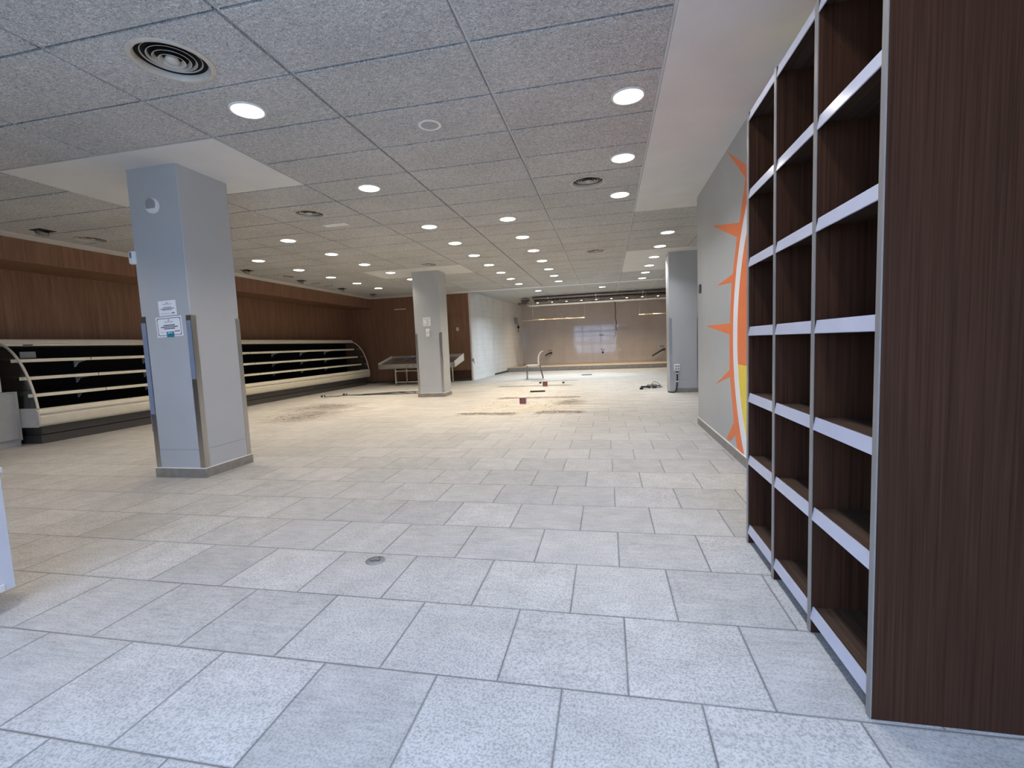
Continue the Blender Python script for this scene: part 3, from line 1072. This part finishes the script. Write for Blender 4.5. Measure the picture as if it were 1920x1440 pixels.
for i in range(nx + 1):
    a = -.25 + .43 * i / nx
    r1 = []
    for j in range(ny + 1):
        b = -.205 + .41 * j / ny
        dip = -.012 * (1 - (2 * j / ny - 1) ** 2) * (1 - (2 * i / nx - 1) ** 2) - (.015 if i == 0 else 0)
        r1.append((a, b, .462 + dip))
    rows.append(r1)
vt = [[bm.verts.new(cpt(*q)) for q in r] for r in rows]
vb = [[bm.verts.new(cpt(q[0], q[1], q[2] - .016)) for q in r] for r in rows]
for i in range(nx):
    for j in range(ny):
        bm.faces.new([vt[i][j], vt[i + 1][j], vt[i + 1][j + 1], vt[i][j + 1]])
        bm.faces.new([vb[i][j], vb[i][j + 1], vb[i + 1][j + 1], vb[i + 1][j]])
for i in range(nx):
    for j in (0, ny):
        bm.faces.new([vt[i][j], vt[i + 1][j], vb[i + 1][j], vb[i][j]])
for j in range(ny):
    for i in (0, nx):
        bm.faces.new([vt[i][j], vt[i][j + 1], vb[i][j + 1], vb[i][j]])
obj('seat', bm, M['chairshell'], t, True)
bm = B()
prof = catmull([(.150, 0, .50), (.145, 0, .60), (.165, 0, .76), (.235, 0, .87), (.30, 0, .895)], 5)
g1 = []; g2 = []
for p in prof:
    r1 = []; r2 = []
    for j in range(9):
        b = -.19 + .38 * j / 8
        bow = .03 * (1 - (2 * j / 8 - 1) ** 2)
        r1.append(bm.verts.new(cpt(p.x + bow, b, p.z))); r2.append(bm.verts.new(cpt(p.x + bow + .006, b, p.z - .004)))
    g1.append(r1); g2.append(r2)
for i in range(len(g1) - 1):
    for j in range(8):
        bm.faces.new([g1[i][j], g1[i + 1][j], g1[i + 1][j + 1], g1[i][j + 1]])
        bm.faces.new([g2[i][j], g2[i][j + 1], g2[i + 1][j + 1], g2[i + 1][j]])
m, nt, bs = newmat('perforated_white_mesh')
bs.inputs['Base Color'].default_value = (.62, .60, .57, 1); bs.inputs['Roughness'].default_value = .4
bs.inputs['Alpha'].default_value = .55
obj('backrest', bm, m, t, True)

# ------------------------------------------------------------------ floor socket boxes
for (x, y, s, lab) in ((-1.62, 8.69, .125, 'dark red floor socket box standing nearest the viewer on the stained floor'),
                       (-1.66, 12.25, .13, 'dark red floor socket box farther back near the chair')):
    t = thing('floor_socket_box', lab, 'socket', (x, y + .05, 0), 'red floor socket boxes')
    bm = B(); box(bm, x - s / 2, x + s / 2, y, y + .09, 0, s + .012, .003, seg=1); obj('housing', bm, M['galv'], t)
    bm = B(); box(bm, x - s / 2 + .004, x + s / 2 - .004, y - .006, y + .001, .014, s, .002, seg=1); pl = obj('face_plate', bm, M['socketred'], t)
    for ix in (-1, 1):
        for iz in (-1, 1):
            bm = B(); lathe(bm, [(.019, -.005), (.019, -.009), (.014, -.009), (.012, -.006), (0, -.006)], (x + ix * s * .22, y, .014 + (s - .014) / 2 + iz * s * .22), 14, 'y')
            obj('socket', bm, M['socketpink'], pl, True)
    bm = B(); box(bm, x - .006, x + .006, y - .009, y - .005, .02, s - .005); box(bm, x - s / 2 + .01, x + s / 2 - .01, y - .009, y - .005, .062, .072)
    obj('cross_bar', bm, M['socketpink'], pl)

# floor drain / brass cover close to viewer
t = thing('floor_cover', 'small round grey metal cover set in the floor near the viewer', 'cover', (-1.275, 2.24, 0))
bm = B(); lathe(bm, [(0, 0), (.052, 0), (.052, .003), (.046, .004), (0, .004)], (-1.275, 2.24, 0), 36); obj('plate', bm, M['drain'], t, True)
bm = B(); tube(bm, [(-1.30, 2.232, .0045), (-1.285, 2.226, .0048), (-1.27, 2.238, .0048), (-1.255, 2.235, .0048), (-1.25, 2.25, .0045)], .003, 6); obj('slot', bm, M['darkgrey'], t, True)
bm = B(); lathe(bm, [(.007, .004), (.007, .005), (0, .005)], (-1.265, 2.27, 0), 12); obj('screw', bm, M['darkgrey'], t)

# cables on the floor
bm = B()
tube(bm, [(-7.18, 10.62, .008), (-6.9, 10.78, .008), (-6.75, 10.95, .01), (-6.4, 11.0, .012), (-6.0, 11.1, .01), (-5.6, 11.3, .012), (-5.3, 11.25, .01), (-5.0, 11.15, .008)], .008, 6)
tube(bm, [(-6.72, 10.98, .012), (-6.2, 10.9, .01), (-5.7, 11.1, .012), (-5.2, 11.5, .01), (-4.85, 11.4, .01), (-4.72, 11.15, .01), (-5.1, 11.0, .012), (-5.9, 10.95, .012), (-6.4, 10.9, .01)], .009, 6)
tube(bm, [(-6.3, 11.02, .02), (-5.9, 11.2, .022), (-5.5, 11.45, .02), (-5.1, 11.35, .02), (-4.9, 11.2, .02)], .008, 6)
cab = single('loose_cable', bm, M['dark'], True)
tag(cab, 'loose black cables lying on the floor in front of the long fridge', 'cable')
for (x, y) in ((-7.20, 10.63), (-6.80, 11.0)):
    bm = B(); box(bm, x - .05, x + .05, y - .03, y + .03, 0.001, .05, .01)
    pl = obj('plug', bm, M['dark'], cab, True)
    bm = B(); box(bm, x + .012, x + .05, y - .034, y - .029, .008, .045, .004); obj('plug_face', bm, M['whiteplastic'], pl)
t = thing('cable_coil', 'coiled black cable with a plug lying beside the right-hand pillar', 'cable', (1.0, 11.3, 0))
bm = B()
pts = []
for i in range(40):
    a = i * .55
    r = .16 + .05 * math.sin(i * 1.3)
    pts.append((1.06 + r * math.cos(a) * .85, 11.42 + r * 1.6 * math.sin(a), .012 + .004 * (i % 9)))
tube(bm, pts, .006, 5, True, n=3)
tube(bm, [(1.1, 11.3, .02), (1.0, 11.2, .08), (1.04, 11.25, .15), (1.15, 11.4, .10), (1.2, 11.5, .03)], .005, 5)
obj('coil', bm, M['darkgrey'], t, True)
bm = B(); tube(bm, [(.95, 11.2, .02), (.88, 11.15, .04), (.80, 11.05, .05), (.74, 11.0, .06)], .02, 8); obj('grip', bm, M['dark'], t, True)
bm = B(); box(bm, .70, .78, 10.94, 11.02, 0.001, .045, .012); obj('plug', bm, M['dark'], t, True)
bm = B(); box(bm, 1.0, 1.10, 11.2, 11.28, .0015, .05, .008); obj('junction_box', bm, M['dark'], t, True)

# scraps on the floor
def scrap(name, label, cat, x, y, l, w, hh, rot, m):
    bm = B(); box(bm, -l / 2, l / 2, -w / 2, w / 2, 0, hh, min(hh, w) * .25, seg=1)
    bmesh.ops.rotate(bm, verts=bm.verts, cent=(0, 0, 0), matrix=Matrix.Rotation(rot, 3, 'Z'))
    bmesh.ops.translate(bm, verts=bm.verts, vec=(x, y, .0005))
    return tag(single(name, bm, m), label, cat)


scrap('broken_strip', 'dark brown broken strip lying between the two red socket boxes', 'scrap', -1.66, 10.9, .36, .09, .03, .12, M['wenge'])
scrap('rubber_stopper', 'small black stopper on the floor just behind the red box near the chair', 'scrap', -1.92, 13.2, .07, .06, .05, .3, M['dark'])
scrap('rubber_stopper', 'small black stopper on the floor right of the red box near the chair', 'scrap', -1.25, 13.1, .07, .06, .04, .1, M['dark'])
scrap('flat_debris', 'flat brown cardboard scrap lying on the bare floor before the platform', 'scrap', -.72, 16.1, .35, .12, .02, .05, M['plinth'])

# crumbs of mortar and dirt left where the fixtures stood
bm = B()
rs = random.Random(21)
zones = [(-2.5, -1.5, 7.42, 7.66, 46), (-1.2, -.4, 7.5, 7.8, 34), (-2.35, -.6, 9.62, 9.86, 44), (-2.4, -.6, 7.6, 9.7, 60), (-2.9, -.95, 12.35, 12.6, 30), (-2.5, -1.0, 10.2, 12.2, 30), (-6.2, -5.0, 6.9, 9.2, 40)]
for (x0, x1, y0, y1, n) in zones:
    for _ in range(n):
        x = rs.uniform(x0, x1); y = rs.uniform(y0, y1); l = rs.uniform(.008, .030) * (1.8 if rs.random() < .1 else 1); wd = l * rs.uniform(.3, .8); hh = rs.uniform(.002, .007)
        a = rs.uniform(0, PI)
        k = 5
        v0 = []; v1 = []
        for q in range(k):
            t = 2 * PI * q / k + rs.uniform(-.3, .3)
            px, py = l * .5 * math.cos(t), wd * .5 * math.sin(t)
            X, Y = x + px * math.cos(a) - py * math.sin(a), y + px * math.sin(a) + py * math.cos(a)
            v0.append(bm.verts.new((X, Y, .0004))); v1.append(bm.verts.new((x + (X - x) * .6, y + (Y - y) * .6, hh)))
        mi = 0 if rs.random() < .6 else 1
        fs = [bm.faces.new(list(reversed(v0))), bm.faces.new(v1)]
        for q in range(k):
            fs.append(bm.faces.new([v0[q], v0[(q + 1) % k], v1[(q + 1) % k], v1[q]]))
        for f in fs:
            f.material_index = mi
cr = obj('mortar_crumbs', bm, [paint('dark_dirt_crumb', (.10, .075, .06), .9), paint('pale_mortar_crumb', (.55, .48, .36), .9)])
tag(cr, 'crumbs of mortar and dirt scattered on the bare stained floor', 'rubble')
cr['kind'] = 'stuff'

# ------------------------------------------------------------------ rear bay fittings
def pipe_x(bm, x0, x1, y, z0, z1, r):
    tube(bm, [(x0, y, z0), (x1, y, z1)], r, 18, False)


t = thing('silver_pipe', 'silver horizontal pipe with a bent left end hanging before the far wall', 'pipe', (-.3, 18.0, 2.47))
bm = B()
tube(bm, [(-3.05, 18.5, 2.86), (-3.04, 18.35, 2.80), (-3.0, 18.15, 2.69), (-2.88, 18.02, 2.645), (-2.65, 18.0, 2.64)], [.075, .072, .068, .065], 16)
tube(bm, [(-2.66, 18.0, 2.64), (XE - .05, 18.0, 2.65)], .060, 18, False)
obj('pipe_run', bm, M['pipe'], t, True)
bm = B(); box(bm, -3.32, -2.98, 18.3, 18.7, 2.72, 2.90, .01); eb = obj('end_box', bm, M['duct'], t)
bm = B(); box(bm, -3.46, -3.31, 18.4, 18.6, 2.725, 2.79, .005); obj('end_spigot', bm, M['duct'], eb)
for xx in (-2.1, -1.2, -.3, .55, 1.4, 2.2):
    bm = B(); tube(bm, [(xx, 18.0, 2.644), (xx + .05, 18.0, 2.644)], .066, 18, False); cl = obj('coupling', bm, M['pipe'], t, True)
    bm = B(); tube(bm, [(xx + .02, 18.02, 2.70), (xx + .02, 18.02, H2)], .006, 6, False); obj('hanger_rod', bm, M['steel'], cl)
for (nm, lab, y, z, r, mm) in (('dark_duct', 'dark horizontal duct directly above the silver pipe', 18.17, 2.80, .065, 'duct'), ('dark_duct', 'dark horizontal duct closest to the rear ceiling', 17.78, 2.885, .058, 'duct')):
    t = thing(nm, lab, 'duct', (-.3, y, z - r), 'ducts under the rear ceiling')
    bm = B(); pipe_x(bm, -2.78, XE - .05, y, z, z, r); obj('duct_run', bm, M[mm], t, True)
    for xx in (-2.2, -.4, 1.3):
        bm = B(); tube(bm, [(xx, y, z), (xx + .03, y, z)], r + .006, 18, False); ds = obj('duct_strap', bm, M['steel'], t, True)
        bm = B(); tube(bm, [(xx + .015, y, z + r - .005), (xx + .015, y, H2 + .002)], .006, 6, False); obj('hanger_rod', bm, M['steel'], ds)
for (x0, x1, rods, lab) in ((-3.60, -.90, (-3.14, -.93), 'long brassy hanging rail at the left in front of the far wall'), (1.30, 2.9, (1.33, 2.7), 'brassy hanging rail at the right in front of the far wall')):
    t = thing('hanging_rail', lab, 'rail', ((x0 + x1) / 2, 20.0, 2.15), 'hanging rails')
    bm = B(); tube(bm, [(x0, 20.0, 2.165), (x1, 20.0, 2.16)], .022, 10, False); br = obj('bar', bm, M['brass'], t, True)
    if x0 < 0:
        bm = B(); tube(bm, [(-1.98, 20, 2.31), (-1.93, 20, 2.36), (-1.88, 20, 2.31), (-1.90, 20, 2.22), (-1.84, 20, 2.165), (-1.80, 20, 2.19)], .012, 6); obj('hook', bm, M['pipe'], t, True)
    for xx in rods:
        bm = B(); tube(bm, [(xx, 20.0, 2.17), (xx, 20.0, H2)], .017, 8, False); obj('hanger', bm, M['steel'], t, True)
bm = B()
tube(bm, [(.33, 19.0, H2), (.33, 19.0, 2.7), (.34, 19.0, 2.3), (.33, 19.0, 2.05), (.36, 19.0, 1.85), (.34, 19.0, 1.65), (.35, 19.02, 1.55)], .018, 8)
tube(bm, [(.35, 19.02, 1.55), (.31, 19.0, 1.47), (.33, 19.0, 1.40), (.28, 19.0, 1.28)], .010, 6)
tag(single('hanging_cable', bm, M['darkgrey'], True), 'dark cable hanging from the rear ceiling in front of the far wall', 'cable')
def wall_hose(label, x0, z0, x1, z1):
    t = thing('pipe_stub', label, 'pipe', (x1, YF, min(z0, z1)), 'black pipe stubs on the far wall')
    bm = B(); tube(bm, [(x1, YF, z1), (x1 - .02, YF - .10, z1), (x1 - .12, YF - .20, z1 - .03), (x0, YF - .25, z0)], .032, 10); obj('hose', bm, M['dark'], t, True)
    bm = B(); tube(bm, [(x1, YF, z1), (x1, YF - .05, z1)], .05, 12, False); obj('collar', bm, M['darkgrey'], t, True)


wall_hose('short black hose stub sticking out of the far wall behind the chair', -2.87, .56, -2.62, .68)
wall_hose('long black hose stub sticking out of the far wall by the right pillar', 1.95, .38, 2.50, .66)
for lab, x, z in (('grey socket plate on the far wall above the short hose', -2.68, .80), ('grey socket plate on the far wall in the middle', -.22, .74), ('grey socket plate on the far wall above the long hose', 2.40, .80)):
    t = thing('wall_socket', lab, 'socket', (x, YF, z - .05), 'sockets on the far wall')
    bm = B(); box(bm, x - .09, x + .09, YF - .012, YF, z - .04, z + .04, .003, seg=1); pl = obj('plate', bm, M['backtile'], t)
    for s in (-1, 1):
        bm = B(); lathe(bm, [(.026, -.010), (.026, -.014), (0, -.014)], (x + s * .045, YF, z), 12, 'y'); obj('outlet', bm, M['darkgrey'], pl)
bm = B(); lathe(bm, [(.05, .01), (.05, -.02), (0, -.022)], (-.22, YF, .62), 16, 'y')
tag(single('pipe_hole_cover', bm, M['dark']), 'round black pipe hole below the middle socket of the far wall', 'cover')
bm = B(); box(bm, -.37, -.15, YF - .006, YF, 1.39, 1.45, .002, seg=1)
tag(single('wall_plate', bm, M['greyplastic']), 'narrow grey plate at mid height on the far wall', 'plate')
t = thing('meter_box', 'small grey box with a hanging cable on the white side wall', 'box', (-4.06, 20.8, 2.1))
bm = B(); box(bm, -4.055, -3.96, 20.6, 20.85, 2.08, 2.34, .008); obj('housing', bm, M['greyplastic'], t)
bm = B(); tube(bm, [(-4.02, 20.9, 2.25), (-3.99, 21.0, 2.1), (-3.985, 21.05, 1.9), (-3.99, 21.05, 1.7)], .012, 6); obj('cable', bm, M['dark'], t, True)
bm = B(); bmesh.ops.create_uvsphere(bm, u_segments=12, v_segments=8, radius=.06, matrix=Matrix.Translation((-3.98, 21.02, 1.93))); obj('float_weight', bm, M['dark'], t, True)
bm = B(); box(bm, -4.47, -4.38, 14.93, 14.98, .64, .74, .005); box(bm, -4.40, -4.375, 14.94, 14.975, .57, .64, .003, seg=1)
tag(single('wall_bracket', bm, M['cab']), 'small grey bracket at the front corner of the white side wall', 'bracket')

# ------------------------------------------------------------------ ceiling fittings
ORD = ['nearest', 'second', 'third', 'fourth', 'fifth', 'sixth', 'seventh', 'eighth', 'ninth', 'tenth', 'eleventh']
LD = bpy.data.lights.new('downlight_beam', 'AREA')
LD.shape = 'DISK'; LD.size = .20; LD.energy = 12.0; LD.color = (1.0, .87, .70)
LD.spread = math.radians(118)


def make_downlight(loc, label, group):
    t = thing('downlight', label, 'ceiling light', loc, group)
    o = Vector(loc)
    bm = B(); lathe(bm, [(.104, -.004), (.108, -.009), (.118, -.008), (.124, 0.0), (.110, .004)], o, 40, close=True); obj('rim', bm, M['rim'], t, True)
    bm = B(); lathe(bm, [(0, -.0055), (.106, -.0055), (.106, .002), (0, .002)], o, 40); obj('diffuser', bm, M['lamp'], t)
    li = bpy.data.objects.new('beam', LD); COL.objects.link(li); li.parent = t; li.location = (0, 0, -.0062)
    return t


LC = LD.copy(); LC.name = 'cool_downlight_beam'; LC.color = (.96, .97, 1.0); LC.energy = 11.0
LR = LC.copy(); LR.name = 'rear_downlight_beam'; LR.energy = 75.0; LR.color = (.82, .92, 1.0); LR.spread = math.radians(140)


def dup(root, loc, label, group=None, light=None):
    r = root.copy(); COL.objects.link(r); r.location = loc; r['label'] = label
    if group:
        r['group'] = group
    for ch in list(root.children):
        c = ch.copy(); COL.objects.link(c); c.parent = r
        if light and c.type == 'LIGHT':
            c.data = light
        for g in ch.children:
            d = g.copy(); COL.objects.link(d); d.parent = c
    return r


rows = [
    ('row beside the white ceiling strip', .19, [-3, -1, 1, 3, 5], 'lit downlights beside the white strip'),
    ('row leading to the right-hand pillar', 1.03, [9, 11, 13, 15, 17, 19], 'lit downlights near the right-hand pillar'),
    ('centre row left of the long grid bar', -1.335, [6, 8, 10, 12, 14, 16, 18], 'lit downlights in the centre row'),
    ('row between the two left pillars and the centre row', -2.507, [-3, 0, 3, 6, 8, 10, 12, 14, 16, 18], 'lit downlights right of the left pillars'),
    ('row above the middle pillar', -4.85, [-1, 3, 6, 8, 10, 12, 14], 'lit downlights in line with the left pillars'),  # first lamp is an unseen addition that brightens the left floor
    ('row closest to the long fridge', -6.375, [1, 5, 8, 10, 12, 14, 16], 'lit downlights nearest the fridge'),  # first lamp here is also added out of view, to light the left floor
]
HL = H - .002
first = None
for nm, x, ks, grp in rows:
    for i, k in enumerate(ks):
        lead = 0 if 'centre row left' in nm or 'right-hand' in nm else 2 if x > 0 or x < -4 else 1
        n = i - lead
        wrd = ORD[n] if n >= 0 else (('hidden behind the nearest pillar' if n == -1 else 'added unseen beyond the left edge') if x < -4 else 'foremost' if n == -1 else 'out over the viewer')
        lab = 'round lit downlight, %s in the %s' % (wrd, nm)
        loc = (x, yrow(k) + PY / 2, HL)
        if first is None:
            first = make_downlight(loc, lab, grp)
            for c in first.children:
                if c.type == 'LIGHT':
                    c.data = LC
        else:
            dup(first, loc, lab, grp, LC if x > 0 else LD)
dup(first, (-2.29, 16.05, H2 - .002), 'round lit downlight on the rear ceiling left of the other one', 'lit downlights on the rear ceiling', LR)
dup(first, (-.13, 16.15, H2 - .002), 'round lit downlight on the rear ceiling right of the other one', 'lit downlights on the rear ceiling', LR)

# small spots before the far wall
proto = None
for i in range(9):
    x = -2.85 + .61 * i
    lab = 'small lit spot under the rear ceiling, %s from the left' % ('first' if i == 0 else ORD[i])
    loc = (x, 19.65, H2)
    if proto is None:
        proto = thing('small_spotlight', lab, 'ceiling light', loc, 'small spots before the far wall')
        o = Vector(loc)
        bm = B(); lathe(bm, [(.05, 0), (.05, -.10), (.042, -.105), (.042, -.005)], o, 20, close=True); obj('rim', bm, M['rim'], proto, True)
        bm = B(); lathe(bm, [(0, -.112), (.03, -.110), (.043, -.098), (.043, -.088), (0, -.088)], o, 20); obj('bulb', bm, M['spotlamp'], proto)
        LS = bpy.data.lights.new('small_spot_beam', 'AREA'); LS.shape = 'DISK'; LS.size = .08; LS.energy = 11.0; LS.color = (1, .80, .56); LS.spread = math.radians(125)
        li = bpy.data.objects.new('beam', LS); COL.objects.link(li); li.parent = proto; li.location = (0, 0, -.114)
    else:
        dup(proto, loc, lab)

# round air diffusers
def make_diffuser(loc, r, label):
    t = thing('air_diffuser', label, 'air vent', loc, 'round ceiling air diffusers')
    o = Vector(loc)
    bm = B(); lathe(bm, [(r, 0), (r, -.004), (r * .95, -.010), (r * .87, -.008), (r * .82, .006), (r * .82, .026), (r * .84, .026), (r * .86, .002)], o, 48, close=True); obj('outer_ring', bm, M['vent'], t, True, 40)
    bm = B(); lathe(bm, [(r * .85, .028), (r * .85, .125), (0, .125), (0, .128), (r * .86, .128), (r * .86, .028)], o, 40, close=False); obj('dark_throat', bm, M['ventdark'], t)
    for k in range(4):
        ra = r * (.69 - .13 * k)
        z = .022 - .007 * k
        bm = B(); lathe(bm, [(ra - r * .13, z + .060), (ra - r * .055, z + .022), (ra, z), (ra + .003, z + .001), (ra - r * .045, z + .025), (ra - r * .12, z + .062)], o, 48, close=True)
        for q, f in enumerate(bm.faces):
            f.material_index = 1 if q // 48 in (3, 4) else 0  # shade between the cones painted in: their upper faces are black
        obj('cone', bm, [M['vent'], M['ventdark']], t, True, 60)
    bm = B(); lathe(bm, [(0, .030), (r * .13, .028), (r * .17, .006), (r * .13, -.006), (r * .06, -.011), (0, -.012)], o, 32); obj('hub', bm, M['vent'], t, True, 60)
    return t


HV = H - .001
v0 = make_diffuser((-2.507, 2.47, HV), .225, 'large round air diffuser with concentric rings nearest the viewer')
for (x, y, lab) in ((-3.69, 5.45, 'round air diffuser just right of the nearest pillar head'), (-.17, 5.41, 'round air diffuser left of the row of lights by the white strip'),
                    (-.19, 9.48, 'round air diffuser far back between the grid bars'), (-3.69, 9.49, 'round air diffuser just in front of the middle pillar head'),
                    (-7.27, 5.51, 'round air diffuser at far left near the soffit, before the nearest pillar'), (-7.2, 9.57, 'round air diffuser above the long fridge, right of the nearest pillar')):
    d = dup(v0, (x, y, HV), lab); d.scale = (.88, .88, .88)
for (x, lab) in ((-2.2, 'dark round diffuser on the rear ceiling at left'), (-1.15, 'dark round diffuser on the rear ceiling, second from left'), (1.05, 'dark round diffuser on the rear ceiling at right')):
    d = dup(v0, (x, 17.35, H2 - .001), lab, 'round diffusers on the rear ceiling'); d.scale = (.75, .75, .75)

# speaker, emergency light, slots, gimbal spots
t = thing('ceiling_speaker', 'small round flush speaker in the ceiling ahead of the viewer', 'speaker', (-1.345, 3.655, HV))
bm = B(); lathe(bm, [(.092, 0), (.092, -.004), (.075, -.007), (.070, -.004), (.070, 0)], (-1.345, 3.655, HV), 36, close=True); obj('rim', bm, M['whiteplastic'], t, True)
bm = B(); lathe(bm, [(0, -.0045), (.045, -.0045), (.071, -.003), (.071, .0), (0, 0)], (-1.345, 3.655, HV), 36); obj('grille', bm, paint('grey_speaker_mesh', (.36, .36, .36), .6, var=.3, scale=160), t)
t = thing('emergency_light', 'flat white rectangular emergency light in the ceiling behind the nearest pillar', 'ceiling light', (-3.665, 6.01, HV))
bm = B(); box(bm, -3.84, -3.49, 5.95, 6.07, H - .012, H + .001, .004); obj('frame', bm, M['whiteplastic'], t)
bm = B(); box(bm, -3.82, -3.51, 5.965, 6.055, H - .014, H - .011, .001, seg=1); obj('cover', bm, M['whiteplastic'], t)
for i, (x, y) in enumerate(((-7.31, 4.94), (-7.32, 8.52), (-7.27, 10.22), (-7.27, 11.99), (-7.24, 13.72))):
    t = thing('recessed_spotlight', 'unlit tilted square spotlight by the left soffit, %s from the viewer' % ORD[i], 'ceiling light', (x, y, HV), 'unlit tilted spots along the soffit')
    bm = B(); box(bm, x - .095, x + .095, y - .095, y + .095, H - .006, H + .002, .002, seg=1); obj('bezel', bm, M['ventdark'], t)
    bm = B(); lathe(bm, [(0, 0), (.062, 0), (.070, -.05), (.056, -.05), (.05, -.03), (0, -.03)], (0, 0, 0), 20)
    bmesh.ops.rotate(bm, verts=bm.verts, cent=(0, 0, 0), matrix=Matrix.Rotation(math.radians(32), 3, 'Y'))
    bmesh.ops.translate(bm, verts=bm.verts, vec=(x, y, H - .004))
    obj('lamp_head', bm, paint('brown_grey_spot_head', (.20, .16, .13), .4), t, True)
for i, (x, y, lab) in enumerate(((-7.25, 10.76, 'thin dark slot in the ceiling above the fridge, nearer one'), (-7.26, 11.35, 'thin dark slot in the ceiling above the fridge, farther one'))):
    bm = B(); box(bm, x - .13, x + .13, y - .022, y + .022, H - .0025, H + .002)
    tag(single('ceiling_slot', bm, M['ventdark']), lab, 'slot', 'ceiling slots')

# ------------------------------------------------------------------ daylight, camera, view
w = bpy.data.worlds.new('World'); S.world = w; w.use_nodes = True
bg = w.node_tree.nodes['Background']
wn_ = w.node_tree
tc = N(wn_, 'ShaderNodeTexCoord'); sx = N(wn_, 'ShaderNodeSeparateXYZ'); link(wn_, tc.outputs['Generated'], sx.inputs[0])
mr = N(wn_, 'ShaderNodeMapRange'); mr.inputs[1].default_value = -.10; mr.inputs[2].default_value = .12; link(wn_, sx.outputs[2], mr.inputs[0])
link(wn_, ramp(wn_, mr.outputs[0], [(0, (.27, .35, .47, 1)), (1, (.43, .65, 1.08, 1))]), bg.inputs[0])
bg.inputs[1].default_value = 9.3

cam = bpy.data.cameras.new('camera'); co = bpy.data.objects.new('camera', cam); COL.objects.link(co)
cam.sensor_fit = 'HORIZONTAL'; cam.sensor_width = 36; cam.lens = 868.6425 / 1920 * 36
cam.clip_start = .05; cam.clip_end = 100
R = ((0.97874079, 0.20085681, -0.04150912), (0.02347961, 0.09132725, 0.99554409), (-0.20375273, 0.97535423, -0.08466966))
mx = Matrix(((R[0][0], R[1][0], -R[2][0], 0), (R[0][1], R[1][1], -R[2][1], 0), (R[0][2], R[1][2], -R[2][2], 1.15), (0, 0, 0, 1)))
co.matrix_world = mx
S.camera = co
S.view_settings.view_transform = 'Standard'
S.view_settings.look = 'None'
S.view_settings.exposure = 0.0
S.view_settings.gamma = 1.0
S.view_settings.use_curve_mapping = False
S.cycles.max_bounces = 10
S.cycles.diffuse_bounces = 5
S.cycles.sample_clamp_indirect = 6.0
